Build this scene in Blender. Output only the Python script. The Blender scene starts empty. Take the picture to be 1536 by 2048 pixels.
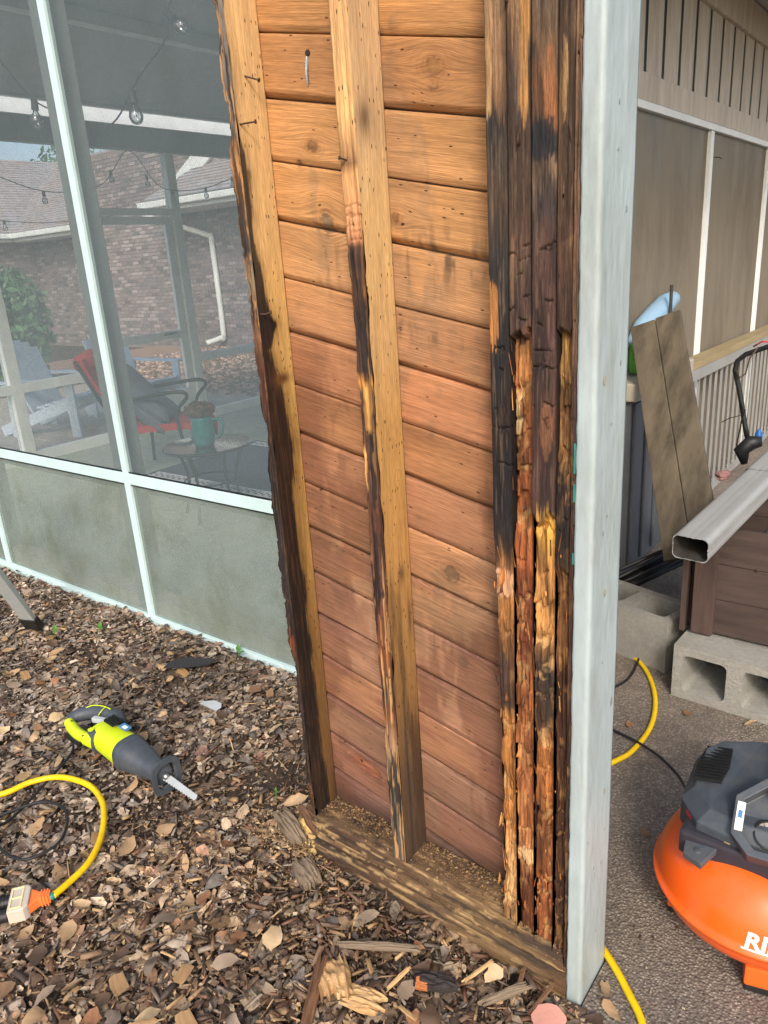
import bpy, bmesh, math, random
import numpy as np
from mathutils import Vector, Matrix
random.seed(7); RNG = np.random.default_rng(11)
SC = bpy.context.scene; COL = SC.collection
R_ = math.radians

# ------------------------------------------------------------------ camera, sky, sun, exposure
CAM_POS = (0.45, -1.11, 1.5)
FOCAL = 1500.0
def cam_axes():
    vp = np.array([302.0, 4446.0]); L = np.hypot(*vp); u = vp / L; p = math.atan2(FOCAL, L)
    down = np.array([u[0]*math.cos(p), u[1]*math.cos(p), math.sin(p)])
    fw = np.array([-u[0]*math.sin(p), -u[1]*math.sin(p), math.cos(p)])
    rt = np.cross(down, fw); a = R_(51.5)
    return np.stack([math.sin(a)*rt - math.cos(a)*fw, math.cos(a)*rt + math.sin(a)*fw, -down])
_A = cam_axes()
cam = bpy.data.cameras.new('camera'); camo = bpy.data.objects.new('camera', cam); COL.objects.link(camo)
cam.sensor_fit = 'HORIZONTAL'; cam.sensor_width = 36; cam.lens = 36*FOCAL/1536
cam.clip_start = 0.02; cam.clip_end = 400
_r, _u, _b = _A[:, 0], -_A[:, 1], -_A[:, 2]
camo.matrix_world = Matrix([[_r[i], _u[i], _b[i], CAM_POS[i]] for i in range(3)] + [[0, 0, 0, 1]])
SC.camera = camo

SUN_DIR = Vector((0.55, -0.72, 0.68)).normalized()
world = bpy.data.worlds.new('World'); SC.world = world; world.use_nodes = True
wn = world.node_tree.nodes; wl = world.node_tree.links
bg = wn['Background']; sky = wn.new('ShaderNodeTexSky'); sky.sky_type = 'NISHITA'; sky.sun_disc = False
sky.sun_elevation = math.asin(SUN_DIR.z); sky.sun_rotation = math.atan2(SUN_DIR.x, SUN_DIR.y)
sky.air_density = 1.0; sky.dust_density = 4.0; sky.ozone_density = 1.0
wl.new(sky.outputs[0], bg.inputs[0]); bg.inputs[1].default_value = 0.15
sl = bpy.data.lights.new('sun', 'SUN'); sl.energy = 1.25; sl.angle = R_(10); sl.color = (1.0, 0.96, 0.91)
so = bpy.data.objects.new('sun', sl); COL.objects.link(so); so.location = (-3, -6, 8)
so.rotation_euler = SUN_DIR.to_track_quat('Z', 'Y').to_euler()
SC.view_settings.view_transform = 'Standard'; SC.view_settings.look = 'None'
SC.view_settings.exposure = 0.88; SC.view_settings.gamma = 1.0; SC.view_settings.use_curve_mapping = False
SC.render.engine = 'CYCLES'
SC.cycles.max_bounces = 8; SC.cycles.transparent_max_bounces = 12
SC.cycles.use_denoising = True; SC.cycles.denoising_input_passes = 'RGB_ALBEDO_NORMAL'; SC.cycles.denoising_prefilter = 'NONE'; SC.cycles.use_adaptive_sampling = False; SC.cycles.sampling_pattern = 'BLUE_NOISE'; SC.cycles.sample_clamp_indirect = 4.0; SC.cycles.caustics_reflective = False; SC.cycles.caustics_refractive = False

# ------------------------------------------------------------------ helpers
def lin(c):
    a = np.asarray(c, float)/255.0
    return np.where(a <= 0.04045, a/12.92, ((a+0.055)/1.055)**2.4)
def _h(ix, iy, iz, s):
    n = (ix.astype(np.int64)*374761393 + iy.astype(np.int64)*668265263 + iz.astype(np.int64)*2147483647*3 + s*974711) & 0xffffffff
    n = ((n ^ (n >> 13))*1274126177) & 0xffffffff
    n = ((n ^ (n >> 16))*2246822519) & 0xffffffff
    return ((n ^ (n >> 15)) & 0xffffff)/float(0xffffff)
def vn(x, y, z=0.0, s=0):
    x, y, z = np.broadcast_arrays(np.asarray(x, float), np.asarray(y, float), np.asarray(z, float))
    ix, iy, iz = np.floor(x), np.floor(y), np.floor(z); fx, fy, fz = x-ix, y-iy, z-iz
    fx, fy, fz = [t*t*(3-2*t) for t in (fx, fy, fz)]; o = 0
    for a in (0, 1):
        for b in (0, 1):
            for c in (0, 1):
                o = o + _h(ix+a, iy+b, iz+c, s)*(fx if a else 1-fx)*(fy if b else 1-fy)*(fz if c else 1-fz)
    return o
def fbm(x, y, z=0.0, s=0, o=4):
    t, a, w = 0, 1.0, 0.0
    for k in range(o):
        t = t + a*vn(np.asarray(x)*2**k, np.asarray(y)*2**k, np.asarray(z)*2**k, s+17*k); w += a; a *= 0.5
    return t/w
def sstep(a, b, x): 
    t = np.clip((x-a)/(b-a), 0, 1); return t*t*(3-2*t)

ORG = {}
def tag(o, label=None, cat=None, group=None, kind=None):
    if label: o['label'] = label
    if cat: o['category'] = cat
    if group: o['group'] = group
    if kind: o['kind'] = kind
    return o
def thing(name, loc, label, cat, group=None):
    o = bpy.data.objects.new(name, None); COL.objects.link(o); o.location = loc; o.empty_display_size = 0.05
    ORG[o.name] = Vector(loc); return tag(o, label, cat, group)
def link(name, me, parent=None, loc=None):
    o = bpy.data.objects.new(name, me); COL.objects.link(o)
    if parent is not None: o.parent = parent
    if loc is not None: o.location = loc
    return o
def dup(root, loc, rz=None, label=None):
    r = root.copy(); COL.objects.link(r); r.location = loc
    if rz is not None: r.rotation_euler = (0, 0, rz)
    if label: r['label'] = label
    for ch in list(root.children):
        c = ch.copy(); COL.objects.link(c); c.parent = r
        for g in ch.children:
            d = g.copy(); COL.objects.link(d); d.parent = c
    return r
class MB:
    def __init__(s): s.v = []; s.f = []
    def add(s, vs, fs):
        n = len(s.v); s.v += [tuple(map(float, q)) for q in vs]; s.f += [tuple(i+n for i in f) for f in fs]; return s
    def obox(s, c, ax, h):
        c = Vector(c); ax = [Vector(a) for a in ax]; vs = []
        for k in (-1, 1):
            for j in (-1, 1):
                for i in (-1, 1): vs.append(c + ax[0]*h[0]*i + ax[1]*h[1]*j + ax[2]*h[2]*k)
        return s.add(vs, [(0,2,3,1),(4,5,7,6),(0,1,5,4),(2,6,7,3),(0,4,6,2),(1,3,7,5)])
    def box(s, x0, x1, y0, y1, z0, z1):
        return s.obox(((x0+x1)/2, (y0+y1)/2, (z0+z1)/2), ((1,0,0),(0,1,0),(0,0,1)), ((x1-x0)/2, (y1-y0)/2, (z1-z0)/2))
    def beam(s, a, b, w, t, up=(0,0,1)):
        a, b = Vector(a), Vector(b); d = (b-a); L = d.length; d.normalize()
        sd = d.cross(Vector(up)).normalized(); n = sd.cross(d)
        return s.obox((a+b)/2, (d, sd, n), (L/2, w/2, t/2))
    def tube(s, path, r, n=10, cap=True, closed=False, flat=1.0):
        P = [Vector(p) for p in path]; m = len(P); rs = r if isinstance(r, (list, tuple)) else [r]*m
        vs, fs = [], []; up = None
        for i, p in enumerate(P):
            if closed: t = P[(i+1) % m]-P[i-1]
            else: t = P[min(i+1, m-1)]-P[max(i-1, 0)]
            t.normalize()
            if up is None: up = Vector((0,0,1)) if abs(t.z) < 0.9 else Vector((1,0,0))
            sd = t.cross(up).normalized(); up2 = sd.cross(t).normalized(); up = up2
            for k in range(n):
                a = 2*math.pi*k/n; vs.append(p + sd*math.cos(a)*rs[i] + up2*math.sin(a)*rs[i]*flat)
        for i in range(m if closed else m-1):
            for k in range(n):
                a, b = i*n+k, i*n+(k+1) % n; c, d = ((i+1) % m)*n+(k+1) % n, ((i+1) % m)*n+k
                fs.append((a, b, c, d))
        if cap and not closed: fs += [tuple(range(n-1, -1, -1)), tuple((m-1)*n+k for k in range(n))]
        return s.add(vs, fs)
    def lathe(s, prof, n=32, c=(0,0,0), ax=None, sx=1.0, sy=1.0):
        c = Vector(c); X, Y, Z = [Vector(a) for a in (ax or ((1,0,0),(0,1,0),(0,0,1)))]
        vs, fs = [], []
        for (r, z) in prof:
            for k in range(n):
                a = 2*math.pi*k/n; vs.append(c + X*math.cos(a)*r*sx + Y*math.sin(a)*r*sy + Z*z)
        for i in range(len(prof)-1):
            for k in range(n): fs.append((i*n+k, i*n+(k+1) % n, (i+1)*n+(k+1) % n, (i+1)*n+k))
        fs += [tuple(range(n-1, -1, -1)), tuple((len(prof)-1)*n+k for k in range(n))]
        return s.add(vs, fs)
    def prism(s, poly, o, ux, uy, t):
        o, ux, uy = Vector(o), Vector(ux), Vector(uy); n = ux.cross(uy).normalized(); m = len(poly)
        vs = [o+ux*a+uy*b for a, b in poly] + [o+ux*a+uy*b+n*t for a, b in poly]
        fs = [tuple(range(m-1, -1, -1)), tuple(range(m, 2*m))] + [(i, (i+1) % m, m+(i+1) % m, m+i) for i in range(m)]
        return s.add(vs, fs)
    def mesh(s, name, mat, off=None, smooth=False, bevel=0, seg=2, angle=None):
        v = s.v if off is None else [(a-off[0], b-off[1], c-off[2]) for a, b, c in s.v]
        me = bpy.data.meshes.new(name); me.from_pydata(v, [], s.f)
        if bevel:
            bm = bmesh.new(); bm.from_mesh(me)
            es = [e for e in bm.edges if len(e.link_faces) == 2 and e.calc_face_angle(0) > 0.6]
            bmesh.ops.bevel(bm, geom=es, offset=bevel, segments=seg, affect='EDGES', clamp_overlap=True, profile=0.6)
            bm.to_mesh(me); bm.free()
        if smooth: me.shade_smooth() if angle is None else me.shade_smooth()
        if smooth and angle is not None:
            try: me.set_sharp_from_angle(angle=angle)
            except Exception: pass
        if mat: me.materials.append(mat)
        return me
    def build(s, name, mat, parent=None, smooth=False, bevel=0, seg=2, angle=None, local=False, **tags):
        off = None
        if parent is not None and not local: off = ORG.get(parent.name, Vector((0,0,0)))
        o = link(name, s.mesh(name, mat, off, smooth, bevel, seg, angle), parent)
        ORG[o.name] = off if off is not None else Vector((0,0,0))
        if tags: tag(o, **tags)
        return o
def npmesh(name, V, F, mat=None, col=None, grain=None, smooth=False):
    me = bpy.data.meshes.new(name); V = np.asarray(V, np.float32).reshape(-1, 3)
    me.vertices.add(len(V)); me.vertices.foreach_set('co', V.ravel())
    tot = np.array([len(f) for f in F]) if isinstance(F, list) else np.full(len(F), F.shape[1])
    idx = np.concatenate([np.asarray(f) for f in F]) if isinstance(F, list) else F.ravel()
    me.loops.add(len(idx)); me.loops.foreach_set('vertex_index', idx.astype(np.int32))
    me.polygons.add(len(tot)); st = np.concatenate([[0], np.cumsum(tot)[:-1]])
    me.polygons.foreach_set('loop_start', st.astype(np.int32))
    try: me.polygons.foreach_set('loop_total', tot.astype(np.int32))
    except Exception: pass
    me.update(calc_edges=True); me.validate()
    if col is not None:
        a = me.color_attributes.new('Col', 'FLOAT_COLOR', 'POINT')
        c = np.ones((len(V), 4), np.float32); c[:, :3] = np.clip(col.reshape(-1, 3), 0, 1); a.data.foreach_set('color', c.ravel())
    if grain is not None:
        g = me.attributes.new('grain', 'FLOAT_VECTOR', 'POINT'); g.data.foreach_set('vector', np.asarray(grain, np.float32).ravel())
    if smooth: me.shade_smooth()
    if mat: me.materials.append(mat)
    return me

# ------------------------------------------------------------------ materials
def base_mat(name):
    m = bpy.data.materials.new(name); m.use_nodes = True
    return m, m.node_tree.nodes, m.node_tree.links, m.node_tree.nodes['Principled BSDF']
def N(nt, t, **kw):
    n = nt.new(t)
    for k, v in kw.items():
        if k.startswith('i_'):
            key = k[2:]; n.inputs[int(key) if key.isdigit() else key.replace('_', ' ')].default_value = v
        else: setattr(n, k, v)
    return n
def pm(name, rgb, rough=0.6, ns=20, na=0.25, bump=0.1, bs=None, metal=0.0, spec=0.4, stretch=(1,1,1), dirt=None, da=0.0, ds=3, coat=0.0, alpha=None):
    m, nt, ln, b = base_mat(name); c = lin(rgb)
    tc = N(nt, 'ShaderNodeTexCoord'); mp = N(nt, 'ShaderNodeMapping'); mp.inputs['Scale'].default_value = stretch
    ln.new(tc.outputs['Object'], mp.inputs[0])
    n1 = N(nt, 'ShaderNodeTexNoise', i_Scale=ns, i_Detail=6.0, i_Roughness=0.65); ln.new(mp.outputs[0], n1.inputs['Vector'])
    mr = N(nt, 'ShaderNodeMapRange'); mr.inputs['From Min'].default_value = 0.3; mr.inputs['From Max'].default_value = 0.7
    mr.inputs['To Min'].default_value = 1-na; mr.inputs['To Max'].default_value = 1+na*0.6; ln.new(n1.outputs['Fac'], mr.inputs[0])
    mx = N(nt, 'ShaderNodeMix', data_type='RGBA', blend_type='MULTIPLY'); mx.inputs['Factor'].default_value = 1.0
    mx.inputs[6].default_value = (*c, 1); ln.new(mr.outputs[0], mx.inputs[7]); out = mx.outputs[2]
    if dirt is not None:
        n2 = N(nt, 'ShaderNodeTexNoise', i_Scale=ds, i_Detail=8.0, i_Roughness=0.7); ln.new(mp.outputs[0], n2.inputs['Vector'])
        m2 = N(nt, 'ShaderNodeMapRange'); m2.inputs['From Min'].default_value = 0.45; m2.inputs['From Max'].default_value = 0.68
        m2.inputs['To Max'].default_value = da; ln.new(n2.outputs['Fac'], m2.inputs[0])
        x2 = N(nt, 'ShaderNodeMix', data_type='RGBA'); ln.new(m2.outputs[0], x2.inputs['Factor']); ln.new(out, x2.inputs[6])
        x2.inputs[7].default_value = (*lin(dirt), 1); out = x2.outputs[2]
    ln.new(out, b.inputs['Base Color'])
    mr3 = N(nt, 'ShaderNodeMapRange'); mr3.inputs['To Min'].default_value = max(0.03, rough-0.12); mr3.inputs['To Max'].default_value = min(1, rough+0.12)
    ln.new(n1.outputs['Fac'], mr3.inputs[0]); ln.new(mr3.outputs[0], b.inputs['Roughness'])
    b.inputs['Metallic'].default_value = metal; b.inputs['Specular IOR Level'].default_value = spec; b.inputs['Coat Weight'].default_value = coat
    if bump:
        n3 = N(nt, 'ShaderNodeTexNoise', i_Scale=bs or ns*3, i_Detail=4.0); ln.new(mp.outputs[0], n3.inputs['Vector'])
        bp = N(nt, 'ShaderNodeBump', i_Strength=bump, i_Distance=0.004); ln.new(n3.outputs['Fac'], bp.inputs['Height']); ln.new(bp.outputs[0], b.inputs['Normal'])
    return m
def wood_mat(name, along=9.0, across=260.0, lo=0.55, hi=1.25, bump=0.35, dist=0.002, rough=0.75, pits=0.0, fine=900.0):
    m, nt, ln, b = base_mat(name)
    ca = N(nt, 'ShaderNodeAttribute', attribute_name='Col'); ga = N(nt, 'ShaderNodeAttribute', attribute_name='grain')
    mp = N(nt, 'ShaderNodeMapping'); mp.inputs['Scale'].default_value = (along, across, 1.0); ln.new(ga.outputs['Vector'], mp.inputs[0])
    n1 = N(nt, 'ShaderNodeTexNoise', i_Scale=1.0, i_Detail=8.0, i_Roughness=0.66, i_Distortion=0.08); ln.new(mp.outputs[0], n1.inputs['Vector'])
    mr = N(nt, 'ShaderNodeMapRange'); mr.inputs['From Min'].default_value = 0.3; mr.inputs['From Max'].default_value = 0.68
    mr.inputs['To Min'].default_value = lo; mr.inputs['To Max'].default_value = hi; ln.new(n1.outputs['Fac'], mr.inputs[0])
    mx = N(nt, 'ShaderNodeMix', data_type='RGBA', blend_type='MULTIPLY'); mx.inputs['Factor'].default_value = 1.0
    ln.new(ca.outputs['Color'], mx.inputs[6]); ln.new(mr.outputs[0], mx.inputs[7]); out = mx.outputs[2]
    # broad tone drift
    mp2 = N(nt, 'ShaderNodeMapping'); mp2.inputs['Scale'].default_value = (2.5, 14.0, 1.0); ln.new(ga.outputs['Vector'], mp2.inputs[0])
    n2 = N(nt, 'ShaderNodeTexNoise', i_Scale=1.0, i_Detail=4.0); ln.new(mp2.outputs[0], n2.inputs['Vector'])
    m2 = N(nt, 'ShaderNodeMapRange'); m2.inputs['From Min'].default_value = 0.3; m2.inputs['From Max'].default_value = 0.7; m2.inputs['To Min'].default_value = 0.8; m2.inputs['To Max'].default_value = 1.15
    ln.new(n2.outputs['Fac'], m2.inputs[0])
    x2 = N(nt, 'ShaderNodeMix', data_type='RGBA', blend_type='MULTIPLY'); x2.inputs['Factor'].default_value = 1.0
    ln.new(out, x2.inputs[6]); ln.new(m2.outputs[0], x2.inputs[7]); out = x2.outputs[2]
    if pits:
        mp3 = N(nt, 'ShaderNodeMapping'); mp3.inputs['Scale'].default_value = (55.0, 190.0, 1.0); ln.new(ga.outputs['Vector'], mp3.inputs[0])
        vo = N(nt, 'ShaderNodeTexVoronoi', i_Scale=1.0); ln.new(mp3.outputs[0], vo.inputs['Vector'])
        lt = N(nt, 'ShaderNodeMath', operation='LESS_THAN'); lt.inputs[1].default_value = 0.23; ln.new(vo.outputs['Distance'], lt.inputs[0])
        sx = N(nt, 'ShaderNodeSeparateColor'); ln.new(vo.outputs['Color'], sx.inputs[0])
        gt = N(nt, 'ShaderNodeMath', operation='GREATER_THAN'); gt.inputs[1].default_value = 1-pits; ln.new(sx.outputs[0], gt.inputs[0])
        mu = N(nt, 'ShaderNodeMath', operation='MULTIPLY'); ln.new(lt.outputs[0], mu.inputs[0]); ln.new(gt.outputs[0], mu.inputs[1])
        x3 = N(nt, 'ShaderNodeMix', data_type='RGBA'); ln.new(mu.outputs[0], x3.inputs['Factor']); ln.new(out, x3.inputs[6]); x3.inputs[7].default_value = (*lin((62, 38, 22)), 1); out = x3.outputs[2]
    mpf = N(nt, 'ShaderNodeMapping'); mpf.inputs['Scale'].default_value = (along*5, fine, 1.0); ln.new(ga.outputs['Vector'], mpf.inputs[0])
    nf = N(nt, 'ShaderNodeTexNoise', i_Scale=1.0, i_Detail=3.0); ln.new(mpf.outputs[0], nf.inputs['Vector'])
    mf = N(nt, 'ShaderNodeMapRange'); mf.inputs['From Min'].default_value = 0.3; mf.inputs['From Max'].default_value = 0.7; mf.inputs['To Min'].default_value = 0.74; mf.inputs['To Max'].default_value = 1.2; ln.new(nf.outputs['Fac'], mf.inputs[0])
    xf = N(nt, 'ShaderNodeMix', data_type='RGBA', blend_type='MULTIPLY'); xf.inputs['Factor'].default_value = 1.0; ln.new(out, xf.inputs[6]); ln.new(mf.outputs[0], xf.inputs[7]); out = xf.outputs[2]
    ln.new(out, b.inputs['Base Color']); b.inputs['Roughness'].default_value = rough; b.inputs['Specular IOR Level'].default_value = 0.25
    ad = N(nt, 'ShaderNodeMath', operation='MULTIPLY_ADD'); ad.inputs[1].default_value = 0.4; ln.new(nf.outputs['Fac'], ad.inputs[0]); ln.new(n1.outputs['Fac'], ad.inputs[2])
    bp = N(nt, 'ShaderNodeBump', i_Strength=bump, i_Distance=dist); ln.new(ad.outputs[0], bp.inputs['Height']); ln.new(bp.outputs[0], b.inputs['Normal'])
    return m
def attr_mat(name, rough=0.8, ns=60, lo=0.7, hi=1.2, bump=0.3, spec=0.3):
    m, nt, ln, b = base_mat(name); ca = N(nt, 'ShaderNodeAttribute', attribute_name='Col'); tc = N(nt, 'ShaderNodeTexCoord')
    n1 = N(nt, 'ShaderNodeTexNoise', i_Scale=ns, i_Detail=6.0, i_Roughness=0.7); ln.new(tc.outputs['Object'], n1.inputs['Vector'])
    mr = N(nt, 'ShaderNodeMapRange'); mr.inputs['From Min'].default_value = 0.3; mr.inputs['From Max'].default_value = 0.7; mr.inputs['To Min'].default_value = lo; mr.inputs['To Max'].default_value = hi
    ln.new(n1.outputs['Fac'], mr.inputs[0])
    mx = N(nt, 'ShaderNodeMix', data_type='RGBA', blend_type='MULTIPLY'); mx.inputs['Factor'].default_value = 1.0
    ln.new(ca.outputs['Color'], mx.inputs[6]); ln.new(mr.outputs[0], mx.inputs[7]); ln.new(mx.outputs[2], b.inputs['Base Color'])
    b.inputs['Roughness'].default_value = rough; b.inputs['Specular IOR Level'].default_value = spec
    bp = N(nt, 'ShaderNodeBump', i_Strength=bump, i_Distance=0.003); ln.new(n1.outputs['Fac'], bp.inputs['Height']); ln.new(bp.outputs[0], b.inputs['Normal'])
    return m
def screen_mat(name, rgb, fac, var=0.08, stain=None, stainamt=0.0, ss=(6, 6, 3)):
    m, nt, ln, b = base_mat(name); nt.remove(b); out = nt['Material Output']
    tc = N(nt, 'ShaderNodeTexCoord'); mp = N(nt, 'ShaderNodeMapping'); mp.inputs['Scale'].default_value = ss; ln.new(tc.outputs['Object'], mp.inputs[0])
    n1 = N(nt, 'ShaderNodeTexNoise', i_Scale=1.0, i_Detail=9.0, i_Roughness=0.68); ln.new(mp.outputs[0], n1.inputs['Vector'])
    d = N(nt, 'ShaderNodeBsdfDiffuse'); t = N(nt, 'ShaderNodeBsdfTransparent'); tl = N(nt, 'ShaderNodeBsdfTranslucent'); ms = N(nt, 'ShaderNodeMixShader'); ms0 = N(nt, 'ShaderNodeMixShader'); ms0.inputs[0].default_value = 0.2
    mr = N(nt, 'ShaderNodeMapRange'); mr.inputs['From Min'].default_value = 0.3; mr.inputs['From Max'].default_value = 0.7
    mr.inputs['To Min'].default_value = fac-var; mr.inputs['To Max'].default_value = min(0.98, fac+var); ln.new(n1.outputs['Fac'], mr.inputs[0])
    x = N(nt, 'ShaderNodeMix', data_type='RGBA'); x.inputs[6].default_value = (*lin(rgb), 1); x.inputs[7].default_value = (*lin(stain or rgb), 1)
    m2 = N(nt, 'ShaderNodeMapRange'); m2.inputs['From Min'].default_value = 0.47; m2.inputs['From Max'].default_value = 0.62; m2.inputs['To Max'].default_value = stainamt
    n2 = N(nt, 'ShaderNodeTexNoise', i_Scale=0.7, i_Detail=10.0, i_Roughness=0.72, i_Distortion=0.3); ln.new(mp.outputs[0], n2.inputs['Vector']); ln.new(n2.outputs['Fac'], m2.inputs[0]); ln.new(m2.outputs[0], x.inputs['Factor'])
    ln.new(x.outputs[2], d.inputs[0]); ln.new(x.outputs[2], tl.inputs[0])
    ln.new(d.outputs[0], ms0.inputs[1]); ln.new(tl.outputs[0], ms0.inputs[2])
    ln.new(mr.outputs[0], ms.inputs[0]); ln.new(t.outputs[0], ms.inputs[1]); ln.new(d.outputs[0], ms.inputs[2]); ln.new(ms.outputs[0], out.inputs[0])
    return m
def glass_mat(name, tint=(235, 245, 245), fac=0.2):
    m, nt, ln, b = base_mat(name); nt.remove(b); out = nt['Material Output']
    g = N(nt, 'ShaderNodeBsdfGlossy'); g.inputs['Roughness'].default_value = 0.06; t = N(nt, 'ShaderNodeBsdfTransparent'); t.inputs[0].default_value = (*lin(tint), 1)
    lw = N(nt, 'ShaderNodeLayerWeight', i_Blend=0.35); ad = N(nt, 'ShaderNodeMath', operation='ADD', use_clamp=True); ad.inputs[1].default_value = fac*0.5; ln.new(lw.outputs['Fresnel'], ad.inputs[0])
    ms = N(nt, 'ShaderNodeMixShader'); ln.new(ad.outputs[0], ms.inputs[0]); ln.new(t.outputs[0], ms.inputs[1]); ln.new(g.outputs[0], ms.inputs[2]); ln.new(ms.outputs[0], out.inputs[0])
    return m

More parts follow.
